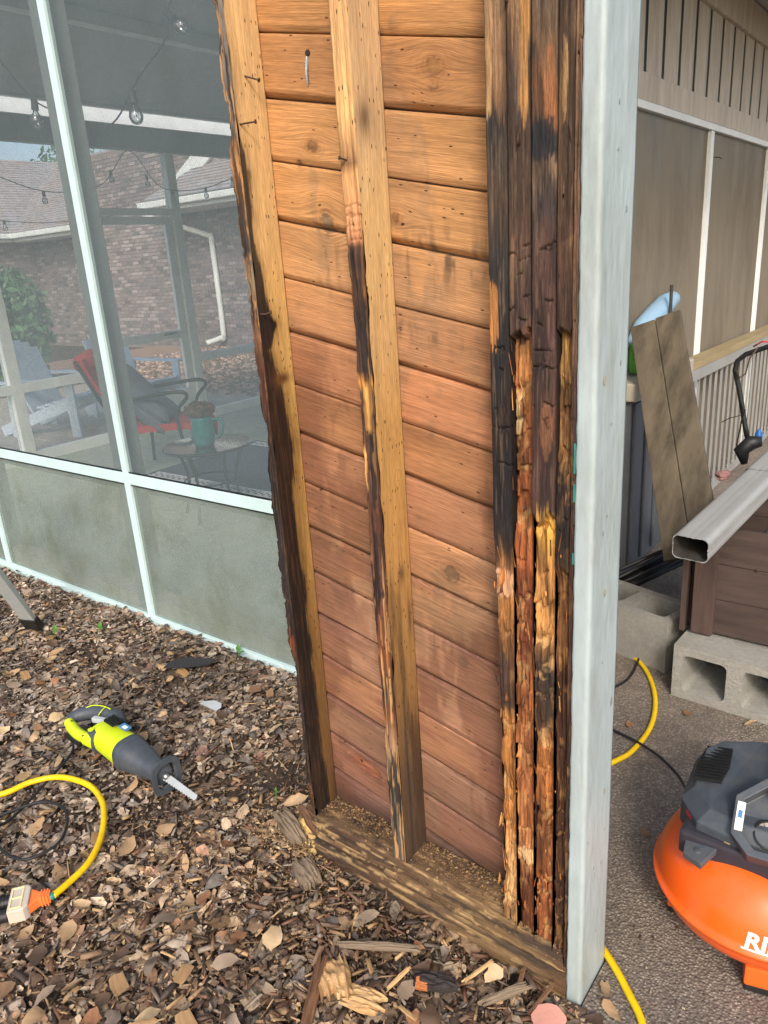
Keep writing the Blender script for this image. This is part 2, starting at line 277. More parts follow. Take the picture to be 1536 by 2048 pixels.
M = dict(
    clean=wood_mat('planed_wood', 7, 330, 0.78, 1.12, 0.2, 0.0015, 0.7, pits=0.16),
    plank=wood_mat('plank_wood', 7, 520, 0.58, 1.24, 0.4, 0.0018, 0.75, pits=0.05, fine=820),
    rot=wood_mat('rotten_wood', 22, 340, 0.5, 1.4, 0.9, 0.004, 0.85, fine=1500),
    frame=pm('white_aluminium', (190, 214, 214), 0.45, 8, 0.06, 0.05, da=0.18, dirt=(150, 160, 150), ds=5),
    post_paint=pm('grey_green_paint', (128, 138, 136), 0.6, 14, 0.1, 0.1, stretch=(1, 1, .15)),
    trim_paint=pm('pale_blue_grey_paint', (160, 172, 172), 0.5, 40, 0.08, 0.5, 60, stretch=(1, 1, .3), dirt=(120, 122, 110), da=0.5, ds=11),
    taupe=pm('taupe_paint', (200, 191, 176), 0.7, 30, 0.18, 0.3, stretch=(1, 1, .15), dirt=(128, 116, 102), da=0.4, ds=12),
    ceiling=pm('ceiling_paint', (170, 170, 168), 0.8, 6, 0.08, 0.1),
    concrete=pm('concrete', (120, 112, 102), 0.85, 30, 0.2, 0.4, 120, dirt=(80, 74, 68), da=0.5, ds=2),
    block=pm('cinder_block', (148, 146, 138), 0.95, 70, 0.18, 0.9, 160, dirt=(95, 92, 85), da=0.35, ds=8),
    black=pm('black_plastic', (26, 27, 29), 0.5, 30, 0.15, 0.08),
    rubber=pm('black_rubber', (30, 30, 31), 0.55, 40, 0.2, 0.1),
    yellow=pm('yellow_cord', (228, 188, 14), 0.45, 40, 0.1, 0.15, dirt=(150, 115, 20), da=0.3, ds=12),
    charcoal=pm('charcoal_plastic', (64, 70, 77), 0.5, 40, 0.15, 0.12, dirt=(100, 98, 92), da=0.3, ds=14),
    lime=pm('lime_plastic', (196, 214, 30), 0.4, 30, 0.05, 0.05, dirt=(130, 140, 50), da=0.25, ds=16),
    orange=pm('orange_enamel', (232, 92, 22), 0.3, 5, 0.05, 0.02, coat=0.15, dirt=(205, 105, 60), da=0.5, ds=7),
    steel=pm('worn_steel', (150, 152, 150), 0.4, 40, 0.2, 0.1, metal=0.9),
    nail=pm('rusty_nail', (84, 66, 52), 0.55, 200, 0.3, 0.2, metal=0.5),
    zinc=pm('zinc_screw', (168, 178, 182), 0.4, 90, 0.15, 0.1, metal=0.5),
    brass=pm('brass', (196, 168, 98), 0.3, 40, 0.2, 0.05, metal=0.9),
    white=pm('white_print', (232, 230, 226), 0.5, 30, 0.06, 0.02, dirt=(220, 120, 60), da=0.25, ds=40),
    greylight=pm('light_grey_plastic', (165, 170, 172), 0.5, 30, 0.1, 0.05),
    labelblue=pm('blue_print', (70, 120, 160), 0.5, 30, 0.1, 0.02),
    red=pm('red_plastic', (196, 38, 44), 0.45, 30, 0.08, 0.03),
    soil=pm('dark_soil', (62, 50, 40), 0.95, 50, 0.5, 1.0, 130, dirt=(92, 76, 58), da=0.6, ds=9),
    paver=pm('patio_paver', (176, 168, 156), 0.85, 20, 0.2, 0.3, dirt=(120, 110, 98), da=0.5, ds=3),
    brick=pm('brown_brick', (122, 96, 88), 0.9, 3, 0.35, 0.4, 40, dirt=(150, 126, 118), da=0.5, ds=2.2),
    mortar=pm('mortar', (128, 114, 108), 0.95, 20, 0.2, 0.2),
    shingle=pm('grey_shingle', (160, 156, 158), 0.9, 6, 0.3, 0.4, dirt=(160, 128, 96), da=0.4, ds=0.9),
    gutter=pm('pale_gutter', (226, 234, 230), 0.5, 5, 0.08, 0.03),
    leafgreen=pm('green_leaf', (78, 122, 50), 0.5, 60, 0.25, 0.1),
    shrub=pm('shrub_leaf', (88, 124, 84), 0.6, 6, 0.35, 0.1),
    bark=pm('bark', (82, 66, 54), 0.95, 40, 0.4, 0.9, stretch=(1, 1, .2)),
    chairblue=pm('blue_grey_paint', (196, 212, 224), 0.6, 20, 0.12, 0.1),
    redfab=pm('red_sling', (178, 48, 40), 0.85, 60, 0.15, 0.15),
    greyfab=pm('grey_cushion', (98, 104, 118), 0.9, 50, 0.18, 0.2),
    teal=pm('teal_glaze', (28, 132, 128), 0.25, 12, 0.2, 0.05, dirt=(70, 160, 150), da=0.5, ds=10),
    dried=pm('dried_flower', (110, 82, 58), 0.9, 60, 0.3, 0.2),
    mulch=pm('mulch_bed', (150, 122, 104), 0.95, 30, 0.5, 0.9, 60),
    cabinet=pm('grey_resin', (96, 100, 106), 0.55, 10, 0.1, 0.06, dirt=(70, 72, 72), da=0.4, ds=4),
    lid=pm('pale_resin', (168, 162, 148), 0.6, 20, 0.1, 0.05),
    downspout=pm('downspout_enamel', (146, 147, 145), 0.4, 16, 0.05, 0.03, dirt=(130, 126, 120), da=0.3, ds=3),
    darkin=pm('dark_enamel', (60, 56, 52), 0.7, 30, 0.3, 0.1),
    oldgrey=pm('weathered_board', (150, 146, 134), 0.85, 30, 0.25, 0.4, stretch=(.15, 1, 1)),
    blue=pm('blue_float', (140, 172, 196), 0.5, 10, 0.08, 0.02),
    green=pm('green_bag', (96, 176, 70), 0.5, 12, 0.2, 0.3),
    amber=None, clear=None,
    alu=pm('aluminium', (176, 182, 182), 0.45, 60, 0.1, 0.05, metal=0.25, stretch=(1, 1, .1)),
    sawdust=pm('sawdust', (216, 182, 118), 0.95, 140, 0.3, 1.0, 260),
    char=pm('charred_wood', (44, 38, 36), 0.8, 60, 0.4, 1.0, 120),
    felt=pm('black_felt', (46, 46, 48), 0.95, 60, 0.2, 0.4),
    gum=pm('pink_leaf', (196, 142, 124), 0.7, 40, 0.15, 0.2, dirt=(160, 105, 95), da=0.4, ds=20),
    rugblue=None, rail_shade=pm('rail_paint_shaded', (150, 150, 146), 0.5, 20, 0.08, 0.06, dirt=(110, 106, 98), da=0.4, ds=5),  # railing's white paint greyed to stand for carport roof shade, plus dirt
    hand=pm('railing_wood', (150, 134, 100), 0.75, 20, 0.2, 0.3, stretch=(1, .15, 1)),
    rope=pm('pink_cloth', (160, 118, 112), 0.85, 60, 0.3, 0.4),
    darkbag=pm('dark_sack', (40, 40, 44), 0.6, 20, 0.2, 0.3),
    bluecap=pm('blue_cap', (40, 100, 170), 0.4, 20, 0.1, 0.03),
    whitepaint=pm('white_paint', (232, 236, 234), 0.5, 20, 0.08, 0.06, dirt=(160, 160, 150), da=0.2, ds=5),
    litter=attr_mat('leaf_litter', 0.62, 90, 0.75, 1.2, 0.25, spec=0.4),
)
M['bulb'] = glass_mat('clear_bulb', (235, 240, 240), 0.3)
M['tableglass'] = glass_mat('table_glass', (190, 205, 200), 0.45)
M['gauge'] = glass_mat('gauge_glass', (235, 238, 238), 0.2)
def plastic_clear():
    m, nt, ln, b = base_mat('clear_outlet'); b.inputs['Base Color'].default_value = (*lin((226, 214, 196)), 1); b.inputs['Roughness'].default_value = 0.25
    b.inputs['Transmission Weight'].default_value = 0.35; b.inputs['Subsurface Weight'].default_value = 0.0; return m
M['clear'] = plastic_clear()
M['amber'] = pm('orange_boot', (240, 120, 60), 0.35, 20, 0.1, 0.05)
M['scr_up'] = screen_mat('grey_screen', (116, 129, 133), 0.27, 0.05, (100, 110, 108), 0.3, (3, 3, 3))
M['scr_low'] = screen_mat('dirty_screen', (138, 150, 144), 0.44, 0.10, (108, 118, 100), 0.55, (5, 5, 4))
M['scr_side'] = screen_mat('brown_screen', (134, 125, 110), 0.82, 0.07, (112, 102, 90), 0.6, (5, 5, 1.4))
M['scr_far'] = screen_mat('far_screen', (150, 158, 158), 0.12, 0.03)
def fibre():
    m, nt, ln, b = base_mat('fibreglass'); nt.remove(b); out = nt['Material Output']; t = N(nt, 'ShaderNodeBsdfTranslucent'); t.inputs[0].default_value = (0.92, 0.94, 0.95, 1); d = N(nt, 'ShaderNodeBsdfDiffuse'); d.inputs[0].default_value = (.85, .87, .88, 1)
    tp = N(nt, 'ShaderNodeBsdfTransparent'); m1 = N(nt, 'ShaderNodeMixShader'); m1.inputs[0].default_value = 0.15; ln.new(t.outputs[0], m1.inputs[1]); ln.new(d.outputs[0], m1.inputs[2]); ln.new(m1.outputs[0], out.inputs[0]); return m
M['fibre'] = fibre()
def rug_mat():
    m, nt, ln, b = base_mat('blue_rug'); tc = N(nt, 'ShaderNodeTexCoord')
    n1 = N(nt, 'ShaderNodeTexNoise', i_Scale=30.0, i_Detail=5.0); ln.new(tc.outputs['Object'], n1.inputs[0])
    x = N(nt, 'ShaderNodeMix', data_type='RGBA'); x.inputs[6].default_value = (*lin((52, 60, 76)), 1); x.inputs[7].default_value = (*lin((84, 92, 108)), 1)
    ln.new(n1.outputs['Fac'], x.inputs['Factor']); ln.new(x.outputs[2], b.inputs['Base Color']); b.inputs['Roughness'].default_value = 0.95; return m
M['rugblue'] = rug_mat()
def aggregate():
    m, nt, ln, b = base_mat('exposed_aggregate'); tc = N(nt, 'ShaderNodeTexCoord')
    v = N(nt, 'ShaderNodeTexVoronoi', i_Scale=165.0); ln.new(tc.outputs['Object'], v.inputs['Vector'])
    n = N(nt, 'ShaderNodeTexNoise', i_Scale=2.2, i_Detail=8.0, i_Roughness=0.7); ln.new(tc.outputs['Object'], n.inputs['Vector'])
    sp = N(nt, 'ShaderNodeSeparateColor'); ln.new(v.outputs['Color'], sp.inputs[0])
    cr = N(nt, 'ShaderNodeValToRGB'); cr.color_ramp.elements[0].color = (*lin((118, 107, 95)), 1); cr.color_ramp.elements[1].color = (*lin((172, 160, 144)), 1)
    e = cr.color_ramp.elements.new(0.55); e.color = (*lin((140, 128, 114)), 1); ln.new(sp.outputs[0], cr.inputs[0])
    dm = N(nt, 'ShaderNodeMapRange'); dm.inputs['From Min'].default_value = 0.25; dm.inputs['From Max'].default_value = 0.6; dm.inputs['To Max'].default_value = 0.8; ln.new(v.outputs['Distance'], dm.inputs[0])
    x = N(nt, 'ShaderNodeMix', data_type='RGBA'); ln.new(dm.outputs[0], x.inputs['Factor']); ln.new(cr.outputs[0], x.inputs[6]); x.inputs[7].default_value = (*lin((100, 90, 80)), 1)
    mr = N(nt, 'ShaderNodeMapRange'); mr.inputs['From Min'].default_value = 0.3; mr.inputs['From Max'].default_value = 0.7; mr.inputs['To Min'].default_value = 0.5; mr.inputs['To Max'].default_value = 1.2; ln.new(n.outputs['Fac'], mr.inputs[0])
    y = N(nt, 'ShaderNodeMix', data_type='RGBA', blend_type='MULTIPLY'); y.inputs['Factor'].default_value = 1; ln.new(x.outputs[2], y.inputs[6]); ln.new(mr.outputs[0], y.inputs[7])
    ln.new(y.outputs[2], b.inputs['Base Color']); b.inputs['Roughness'].default_value = 0.8
    bp = N(nt, 'ShaderNodeBump', i_Strength=0.8, i_Distance=0.004, invert=True); ln.new(v.outputs['Distance'], bp.inputs['Height']); ln.new(bp.outputs[0], b.inputs['Normal'])
    return m
M['aggregate'] = aggregate()

# ------------------------------------------------------------------ pixel-row -> height on the wall front (measured once from the photo)
_py = [0, 200, 400, 600, 800, 1000, 1150, 1300, 1450, 1600, 1750, 1850, 1950]
_pz = [1.84, 1.715, 1.572, 1.415, 1.25, 1.083, 0.945, 0.80, 0.63, 0.43, 0.24, 0.105, 0.0]
def zy(y): return float(np.interp(y, _py, _pz))

# ================================================================== GROUND
def sheet(name, x0, x1, y0, y1, z, mat, kind='structure', t=None):
    b = MB()
    if t: b.box(x0, x1, y0, y1, z-t, z)
    else: b.add([(x0,y0,z),(x1,y0,z),(x1,y1,z),(x0,y1,z)], [(0,1,2,3)])
    return b.build(name, mat, None, kind=kind)
sheet('terrain', -150, 150, -150, 150, -0.08, M['soil'])
def soil_h(x, y):
    h = -0.008 + 0.022*(fbm(x*3, y*3, 0, 3)-0.5)
    h = h + 0.035*np.exp(-((x+2.45)**2/0.02 + (y-0.55)**2/0.02)) + 0.045*np.exp(-((x+1.95)**2/0.05 + (y-0.5)**2/0.02))
    h = h + 0.02*np.exp(-((x+1.6)**2/0.06+(y-0.45)**2/0.03)) - 0.012*sstep(-0.5, -0.1, x)*sstep(-0.3, 0.1, y)
    h = h + 0.02*np.exp(-((x+0.85)**2/0.01+(y-0.03)**2/0.01))
    return h
def soil():
    xs = np.linspace(-6.5, 0.03, 190); ys = np.linspace(-3.0, 0.655, 120); X, Y = np.meshgrid(xs, ys)
    Z = soil_h(X, Y) + 0.012*(fbm(X*22, Y*22, 0, 5)-0.5)
    V = np.stack([X, Y, Z], -1); ny, nx = X.shape; i = np.arange(ny*nx).reshape(ny, nx)
    F = np.stack([i[:-1,:-1], i[:-1,1:], i[1:,1:], i[1:,:-1]], -1).reshape(-1, 4)
    return tag(link('ground', npmesh('ground', V, F, M['soil'], smooth=True)), kind='structure')
ground = soil()
b = MB(); b.box(0.004, 7, -4, 9, -0.14, 0.0); b.box(-0.86, 0.004, 0.136, 9, -0.14, 0.0)
carport = b.build('carport_floor', M['aggregate'], None, kind='structure')
sheet('porch_floor', -6.1, -0.87, 0.66, 6.6, 0.004, pm('porch_concrete', (176, 182, 166), 0.85, 14, 0.2, 0.2, dirt=(132, 150, 120), da=0.8, ds=1.8), t=0.12)

# ================================================================== TIMBER BUILDER
def loft(x0, x1, y0, y1, z0, z1, nx, ny, nz, zs=None):
    """box as rings; ring order front (x0>x1 at y0), right side, back, left"""
    zs = np.linspace(z0, z1, nz+1) if zs is None else zs
    fr = [(x0+(x1-x0)*i/nx, y0, 0) for i in range(nx+1)]
    ri = [(x1, y0+(y1-y0)*j/ny, 1) for j in range(1, ny+1)]
    bk = [(x1+(x0-x1)*i/2, y1, 2) for i in range(1, 3)]
    le = [(x0, y1+(y0-y1)*j/4, 3) for j in range(1, 4)]
    ring = np.array(fr+ri+bk+le); m = len(ring); n = len(zs)
    P = np.zeros((n, m, 3)); P[..., 0] = ring[:, 0]; P[..., 1] = ring[:, 1]; P[..., 2] = zs[:, None]
    s = np.concatenate([[0], np.cumsum(np.hypot(*np.diff(ring[:, :2], axis=0).T))])
    return P, ring[:, 2].astype(int), s
def loft_faces(n, m):
    i = np.arange(n*m).reshape(n, m); j = np.roll(i, -1, 1)
    q = np.stack([i[:-1], j[:-1], j[1:], i[1:]], -1).reshape(-1, 4)
    return [tuple(f) for f in q] + [tuple(range(m-1, -1, -1)), tuple((n-1)*m+k for k in range(m))]
def keycol(stops, z):
    """stops: [(z, (r,g,b))] in sRGB, z descending or ascending"""
    st = sorted(stops); zz = [a for a, _ in st]; cc = lin([c for _, c in st])
    return np.stack([np.interp(z, zz, cc[:, k]) for k in range(3)], -1)
def mixc(a, b, t): return a*(1-t[..., None]) + np.asarray(b)*t[..., None]

WALL = thing('stud_wall', (-0.38, 0.05, 0), 'rotten opened wooden wall with bare studs and honey brown planks in the middle of the yard', 'wall')
WO = Vector((-0.38, 0.05, 0))
def add_timber(name, P, col, grain, mat, label=None):
    n, m = P.shape[:2]; V = (P-np.array(WO)).reshape(-1, 3)
    o = link(name, npmesh(name, V, loft_faces(n, m), mat, col.reshape(-1, 3), grain.reshape(-1, 3)), WALL); ORG[o.name] = WO
    if label: o['label'] = label
    return o
ZTOP = 2.42
# ---- left stud: front edge rotted away, ragged outline, char creeping over the side
def left_stud():
    P, f, s = loft(-0.771, -0.731, 0.0, 0.089, 0.135, ZTOP, 14, 30, 900); z = P[..., 2]; x = P[..., 0].copy(); y = P[..., 1].copy()
    rag = fbm(z*28, 0.0, 0, 21, 4); step = vn(z*13, 0, 0, 23)
    er = 0.003+0.012*np.clip(fbm(z*9, 0, 0, 22, 5)-0.4, 0, 1)/0.4+0.004*np.clip(rag-.4, 0, 1)/.4+0.003*(vn(z*60, 0, 0, 24) > .7)+0.004*(step > 0.68)
    er = er*np.interp(z, [0.13, 0.25, 0.5, 1.2, 1.7, 2.4], [2.2, 1.5, 1.0, 0.9, 0.9, 0.7])
    fl = (f == 0)*1.0; lf = (f == 3)*1.0
    w = fl*np.clip(((-0.731)-x)/0.04, 0, 1)+lf*np.clip((0.05-y)/0.05, 0, 1)
    P[..., 0] += er*w
    rough = (fbm(x*380, z*16, 1, 31, 4)-0.5)*0.012 + (fbm(x*90, z*8, 1, 33, 4)-0.5)*0.012
    P[..., 1] += fl*(np.abs(rough)*1.2+0.010*w**2*np.interp(z, [0.13, 0.4, 2], [1.6, 1, 0.6]))
    g0 = np.interp(z, [0.135, 0.22], [0.02, 0.0]); P[..., 1] += fl*g0*vn(x*60, z*60, 0, 8)
    # colours
    clean = keycol([(ZTOP, (242, 198, 132)), (zy(100), (242, 198, 132)), (zy(400), (236, 192, 124)), (zy(620), (224, 180, 106)), (zy(850), (212, 168, 94)), (zy(1050), (202, 156, 84)), (zy(1300), (176, 134, 72)), (zy(1450), (160, 118, 66)), (0.3, (128, 92, 56)), (0.135, (96, 68, 46))], z)
    clean = np.array((.71, .72, .80))*clean*(0.9+0.2*fbm(y*40, z*3, 0, 41))[..., None]
    # black rot front limit on the side face, as depth from the front edge
    dep = np.interp(z, [0.13, zy(1500), zy(1300), zy(1100), zy(950), zy(820), zy(700), zy(640), zy(600), zy(500), zy(430), zy(250), zy(150), ZTOP],
                    [0.060, 0.050, 0.050, 0.052, 0.060, 0.052, 0.022, 0.046, 0.030, 0.026, 0.014, 0.020, 0.004, 0.002])
    dep = dep + 0.024*(fbm(z*13, y*40, 0, 47, 5)-0.5)+0.016*(fbm(z*9, y*420, 0, 48, 3)-0.5)
    dk = sstep(0.004, -0.004, y-dep)*(f != 0)
    dk2 = sstep(0.034, -0.004, y-dep+0.02*(fbm(z*20, y*300, 0, 49, 3)-.5))*(f != 0)*0.75*np.interp(z, [0.1, 1.2, 1.6], [1, 1, .5])
    stain = keycol([(ZTOP, (96, 84, 70)), (zy(450), (70, 58, 44)), (zy(620), (30, 25, 22)), (zy(760), (44, 30, 22)), (zy(1000), (46, 30, 20)), (zy(1400), (34, 27, 22)), (0.13, (40, 32, 26))], z)
    c = mixc(clean, lin((108, 78, 40)), np.clip(dk2, 0, 1)); stain = stain*(0.45+1.1*fbm(z*8, y*420, 0, 50, 4))[..., None]; stain = mixc(stain*0.8, lin((92, 60, 36)), 0.5*sstep(.52, .66, fbm(z*11, y*260, 3, 56, 4))*np.interp(z, [0, zy(1000), zy(700), zy(640)], [.5, .8, .6, .15])); c = c*(1-dk[..., None]) + stain*dk[..., None]
    # knot
    kz = zy(778); kd = ((z-kz)/0.016)**2+((y-0.052)/0.03)**2; k = np.exp(-kd*1.5)*(f == 1)
    c = mixc(c, lin((92, 58, 30)), np.clip(k*1.1, 0, 1))
    fc = keycol([(ZTOP, (100, 92, 86)), (zy(0), (112, 104, 96)), (zy(150), (84, 78, 74)), (zy(190), (150, 112, 74)), (zy(260), (170, 122, 74)), (zy(330), (130, 94, 64)), (zy(400), (120, 98, 76)), (zy(450), (96, 84, 72)), (zy(530), (132, 112, 88)), (zy(600), (70, 54, 44)), (zy(660), (110, 78, 58)), (zy(760), (72, 44, 34)), (zy(900), (58, 38, 32)), (zy(1000), (44, 36, 34)), (zy(1250), (48, 40, 40)), (zy(1400), (56, 44, 42)), (zy(1440), (126, 66, 36)), (zy(1480), (58, 46, 44)), (0.24, (56, 42, 36)), (0.2, (170, 110, 60)), (0.135, (120, 84, 52))], z)
    sp = 0.6*fbm(x*400, z*9, 0, 51, 3)+0.4*fbm(x*110, z*16, 0, 52, 4); sp2 = fbm(x*90, z*7, 2, 53, 5)
    fc = fc*(0.55+0.9*sp)[..., None]
    fc = mixc(fc, lin((30, 27, 26)), sstep(0.52, 0.56, sp2)*0.8)
    fc = mixc(fc, lin((190, 140, 88)), sstep(0.60, 0.66, fbm(x*420, z*14, 4, 55, 3))*0.6*np.interp(z, [0.1, zy(700), zy(650)], [.15, .2, 1]))
    isf = ((f == 0)+(f == 3) > 0)*1.0*np.ones_like(z)
    c = c*(1-isf[..., None])+fc*isf[..., None]
    g = np.stack([z, np.broadcast_to(s, z.shape)+0.012*np.exp(-kd)*np.sign(y-0.052), np.full(z.shape, 1.3)], -1)
    return add_timber('stud', P, c, g, M['rot'] if False else M['stud_mix'], 'leftmost stud with a ragged black rotten edge and three bent nails')
M['stud_mix'] = wood_mat('stud_wood', 9, 320, 0.74, 1.14, 0.35, 0.002, 0.75, pits=0.2)
left_stud()
def mid_stud():
    P, f, s = loft(-0.479, -0.441, 0.0, 0.089, 0.135, ZTOP, 16, 30, 900); z = P[..., 2]; x = P[..., 0].copy(); y = P[..., 1].copy(); fl = (f == 0)*1.0
    rot = np.interp(z, [0.13, zy(1480), zy(1000), zy(560), zy(440), zy(300), ZTOP], [0.7, 0.6, 0.8, 1.0, 0.8, 0.25, 0.1])
    P[..., 1] += fl*rot*(0.012*np.abs(fbm(x*360, z*12, 1, 61, 4)-0.5)*2+0.006*fbm(x*60, z*6, 1, 63, 4))
    # long splits along the face and square cracks where the sound wood ends
    P[..., 1] += fl*0.006*rot*sstep(0.008, 0.0, np.abs(x+0.452-0.006*(fbm(z*6, 0, 0, 64)-.5)))
    for zc in (zy(372), zy(390), zy(396), zy(417), zy(431), zy(446)): P[..., 1] += fl*0.004*sstep(0.0016, 0.0, np.abs(z-zc-0.010*(fbm(x*140, zc*90, 0, 65, 3)-.5)))*sstep(.35, .5, vn(x*70, zc*55, 0, 68))
    er = 0.005*np.clip(fbm(z*8, 0, 0, 66, 5)-0.42, 0, 1)/0.4*rot+0.0018*(vn(z*50, 3, 0, 67) > 0.72)*rot
    edge = fl*sstep(0.012, 0.0, x+0.479)+(f == 3)*sstep(0.04, 0.0, y); P[..., 0] += edge*er
    clean = keycol([(ZTOP, (238, 196, 138)), (zy(0), (238, 196, 140)), (zy(190), (222, 184, 132)), (zy(400), (236, 194, 128)), (zy(700), (230, 186, 120)), (zy(850), (222, 174, 102)), (zy(1050), (210, 160, 90)), (zy(1200), (200, 150, 84)), (zy(1330), (184, 138, 78)), (zy(1500), (156, 116, 68)), (zy(1650), (108, 84, 60)), (0.135, (90, 72, 54))], z)
    clean = np.array((.71, .72, .80))*clean*(0.88+0.24*fbm(y*45, z*3.2, 0, 71))[..., None]
    st = sstep(0.50, 0.68, fbm(y*50, z*5, 0, 73, 4))*np.interp(z, [0.13, zy(1500), zy(1150), zy(1000), ZTOP], [.95, .8, .45, .1, .15])
    clean = mixc(clean, lin((66, 48, 34)), st*0.85)
    for (ky, kz, ry, rz) in ((0.055, zy(1232), 0.013, 0.02), (0.03, zy(172), .02, .03), (0.075, zy(1340), .006, .05)):
        clean = mixc(clean, lin((70, 54, 38)), np.exp(-(((y-ky)/ry)**2+((z-kz)/rz)**2))*0.75)
    clean = mixc(clean, lin((120, 74, 44)), sstep(0.006, 0.0, y)*(z < zy(200))*0.7)
    clean = mixc(clean, lin((52, 46, 40)), np.exp(-(((y-0.035)/0.006)**2))*sstep(zy(1350), zy(1600), z)*0.8)
    fc = keycol([(ZTOP, (190, 146, 98)), (zy(0), (196, 152, 102)), (zy(150), (200, 154, 100)), (zy(255), (150, 112, 74)), (zy(275), (120, 88, 58)), (zy(300), (192, 142, 92)), (zy(400), (198, 142, 98)), (zy(450), (186, 128, 90)), (zy(462), (96, 66, 50)), (zy(500), (80, 54, 40)), (zy(560), (116, 74, 46)), (zy(620), (70, 54, 46)), (zy(740), (72, 54, 44)), (zy(765), (190, 130, 60)), (zy(790), (80, 60, 48)), (zy(850), (62, 44, 38)), (zy(950), (76, 48, 38)), (zy(1100), (78, 50, 40)), (zy(1250), (84, 54, 44)), (zy(1400), (112, 66, 40)), (zy(1480), (46, 38, 34)), (zy(1520), (104, 64, 44)), (zy(1590), (150, 120, 90)), (zy(1630), (90, 78, 66)), (0.135, (84, 78, 72))], z)
    sp = 0.6*fbm(x*400, z*7, 0, 75, 3)+.4*fbm(x*110, z*14, 0, 74, 4); fc = fc*(0.5+1.0*sp)[..., None]
    fc = mixc(fc, lin((34, 30, 29)), sstep(0.53, 0.57, fbm(x*90, z*6, 3, 77, 5))*0.8*np.interp(z, [0, zy(480), zy(420)], [1, 1, 0]))
    pale = sstep(0.58, 0.64, fbm(x*380, z*8, 6, 78, 3))*np.interp(z, [0.1, zy(1250), zy(1200), zy(1150), zy(900), zy(760), zy(600)], [.8, .7, .5, .1, .3, .6, .2])
    fc = mixc(fc, lin((196, 150, 96)), pale)
    wl_ = np.exp(-((x+0.461)/0.005)**2)*np.interp(z, [zy(890), zy(870), zy(780), zy(760)], [0, 1, 1, 0]); fc = mixc(fc, lin((214, 158, 84)), wl_)
    wl2 = sstep(0.006, 0.002, x+0.479-er)*np.interp(z, [zy(1030), zy(1010), zy(940), zy(910)], [0, 1, 1, 0]); fc = mixc(fc, lin((222, 168, 96)), wl2)
    isf = ((f == 0)+(f == 3) > 0)*1.0*np.ones_like(z); c = clean*(1-isf[..., None])+fc*isf[..., None]
    g = np.stack([z, np.broadcast_to(s, z.shape)+0*z, np.full(z.shape, 5.7)], -1)
    return add_timber('stud', P, c, g, M['stud_mix'], 'middle stud, pale at the top and dark brown lower down')
mid_stud()

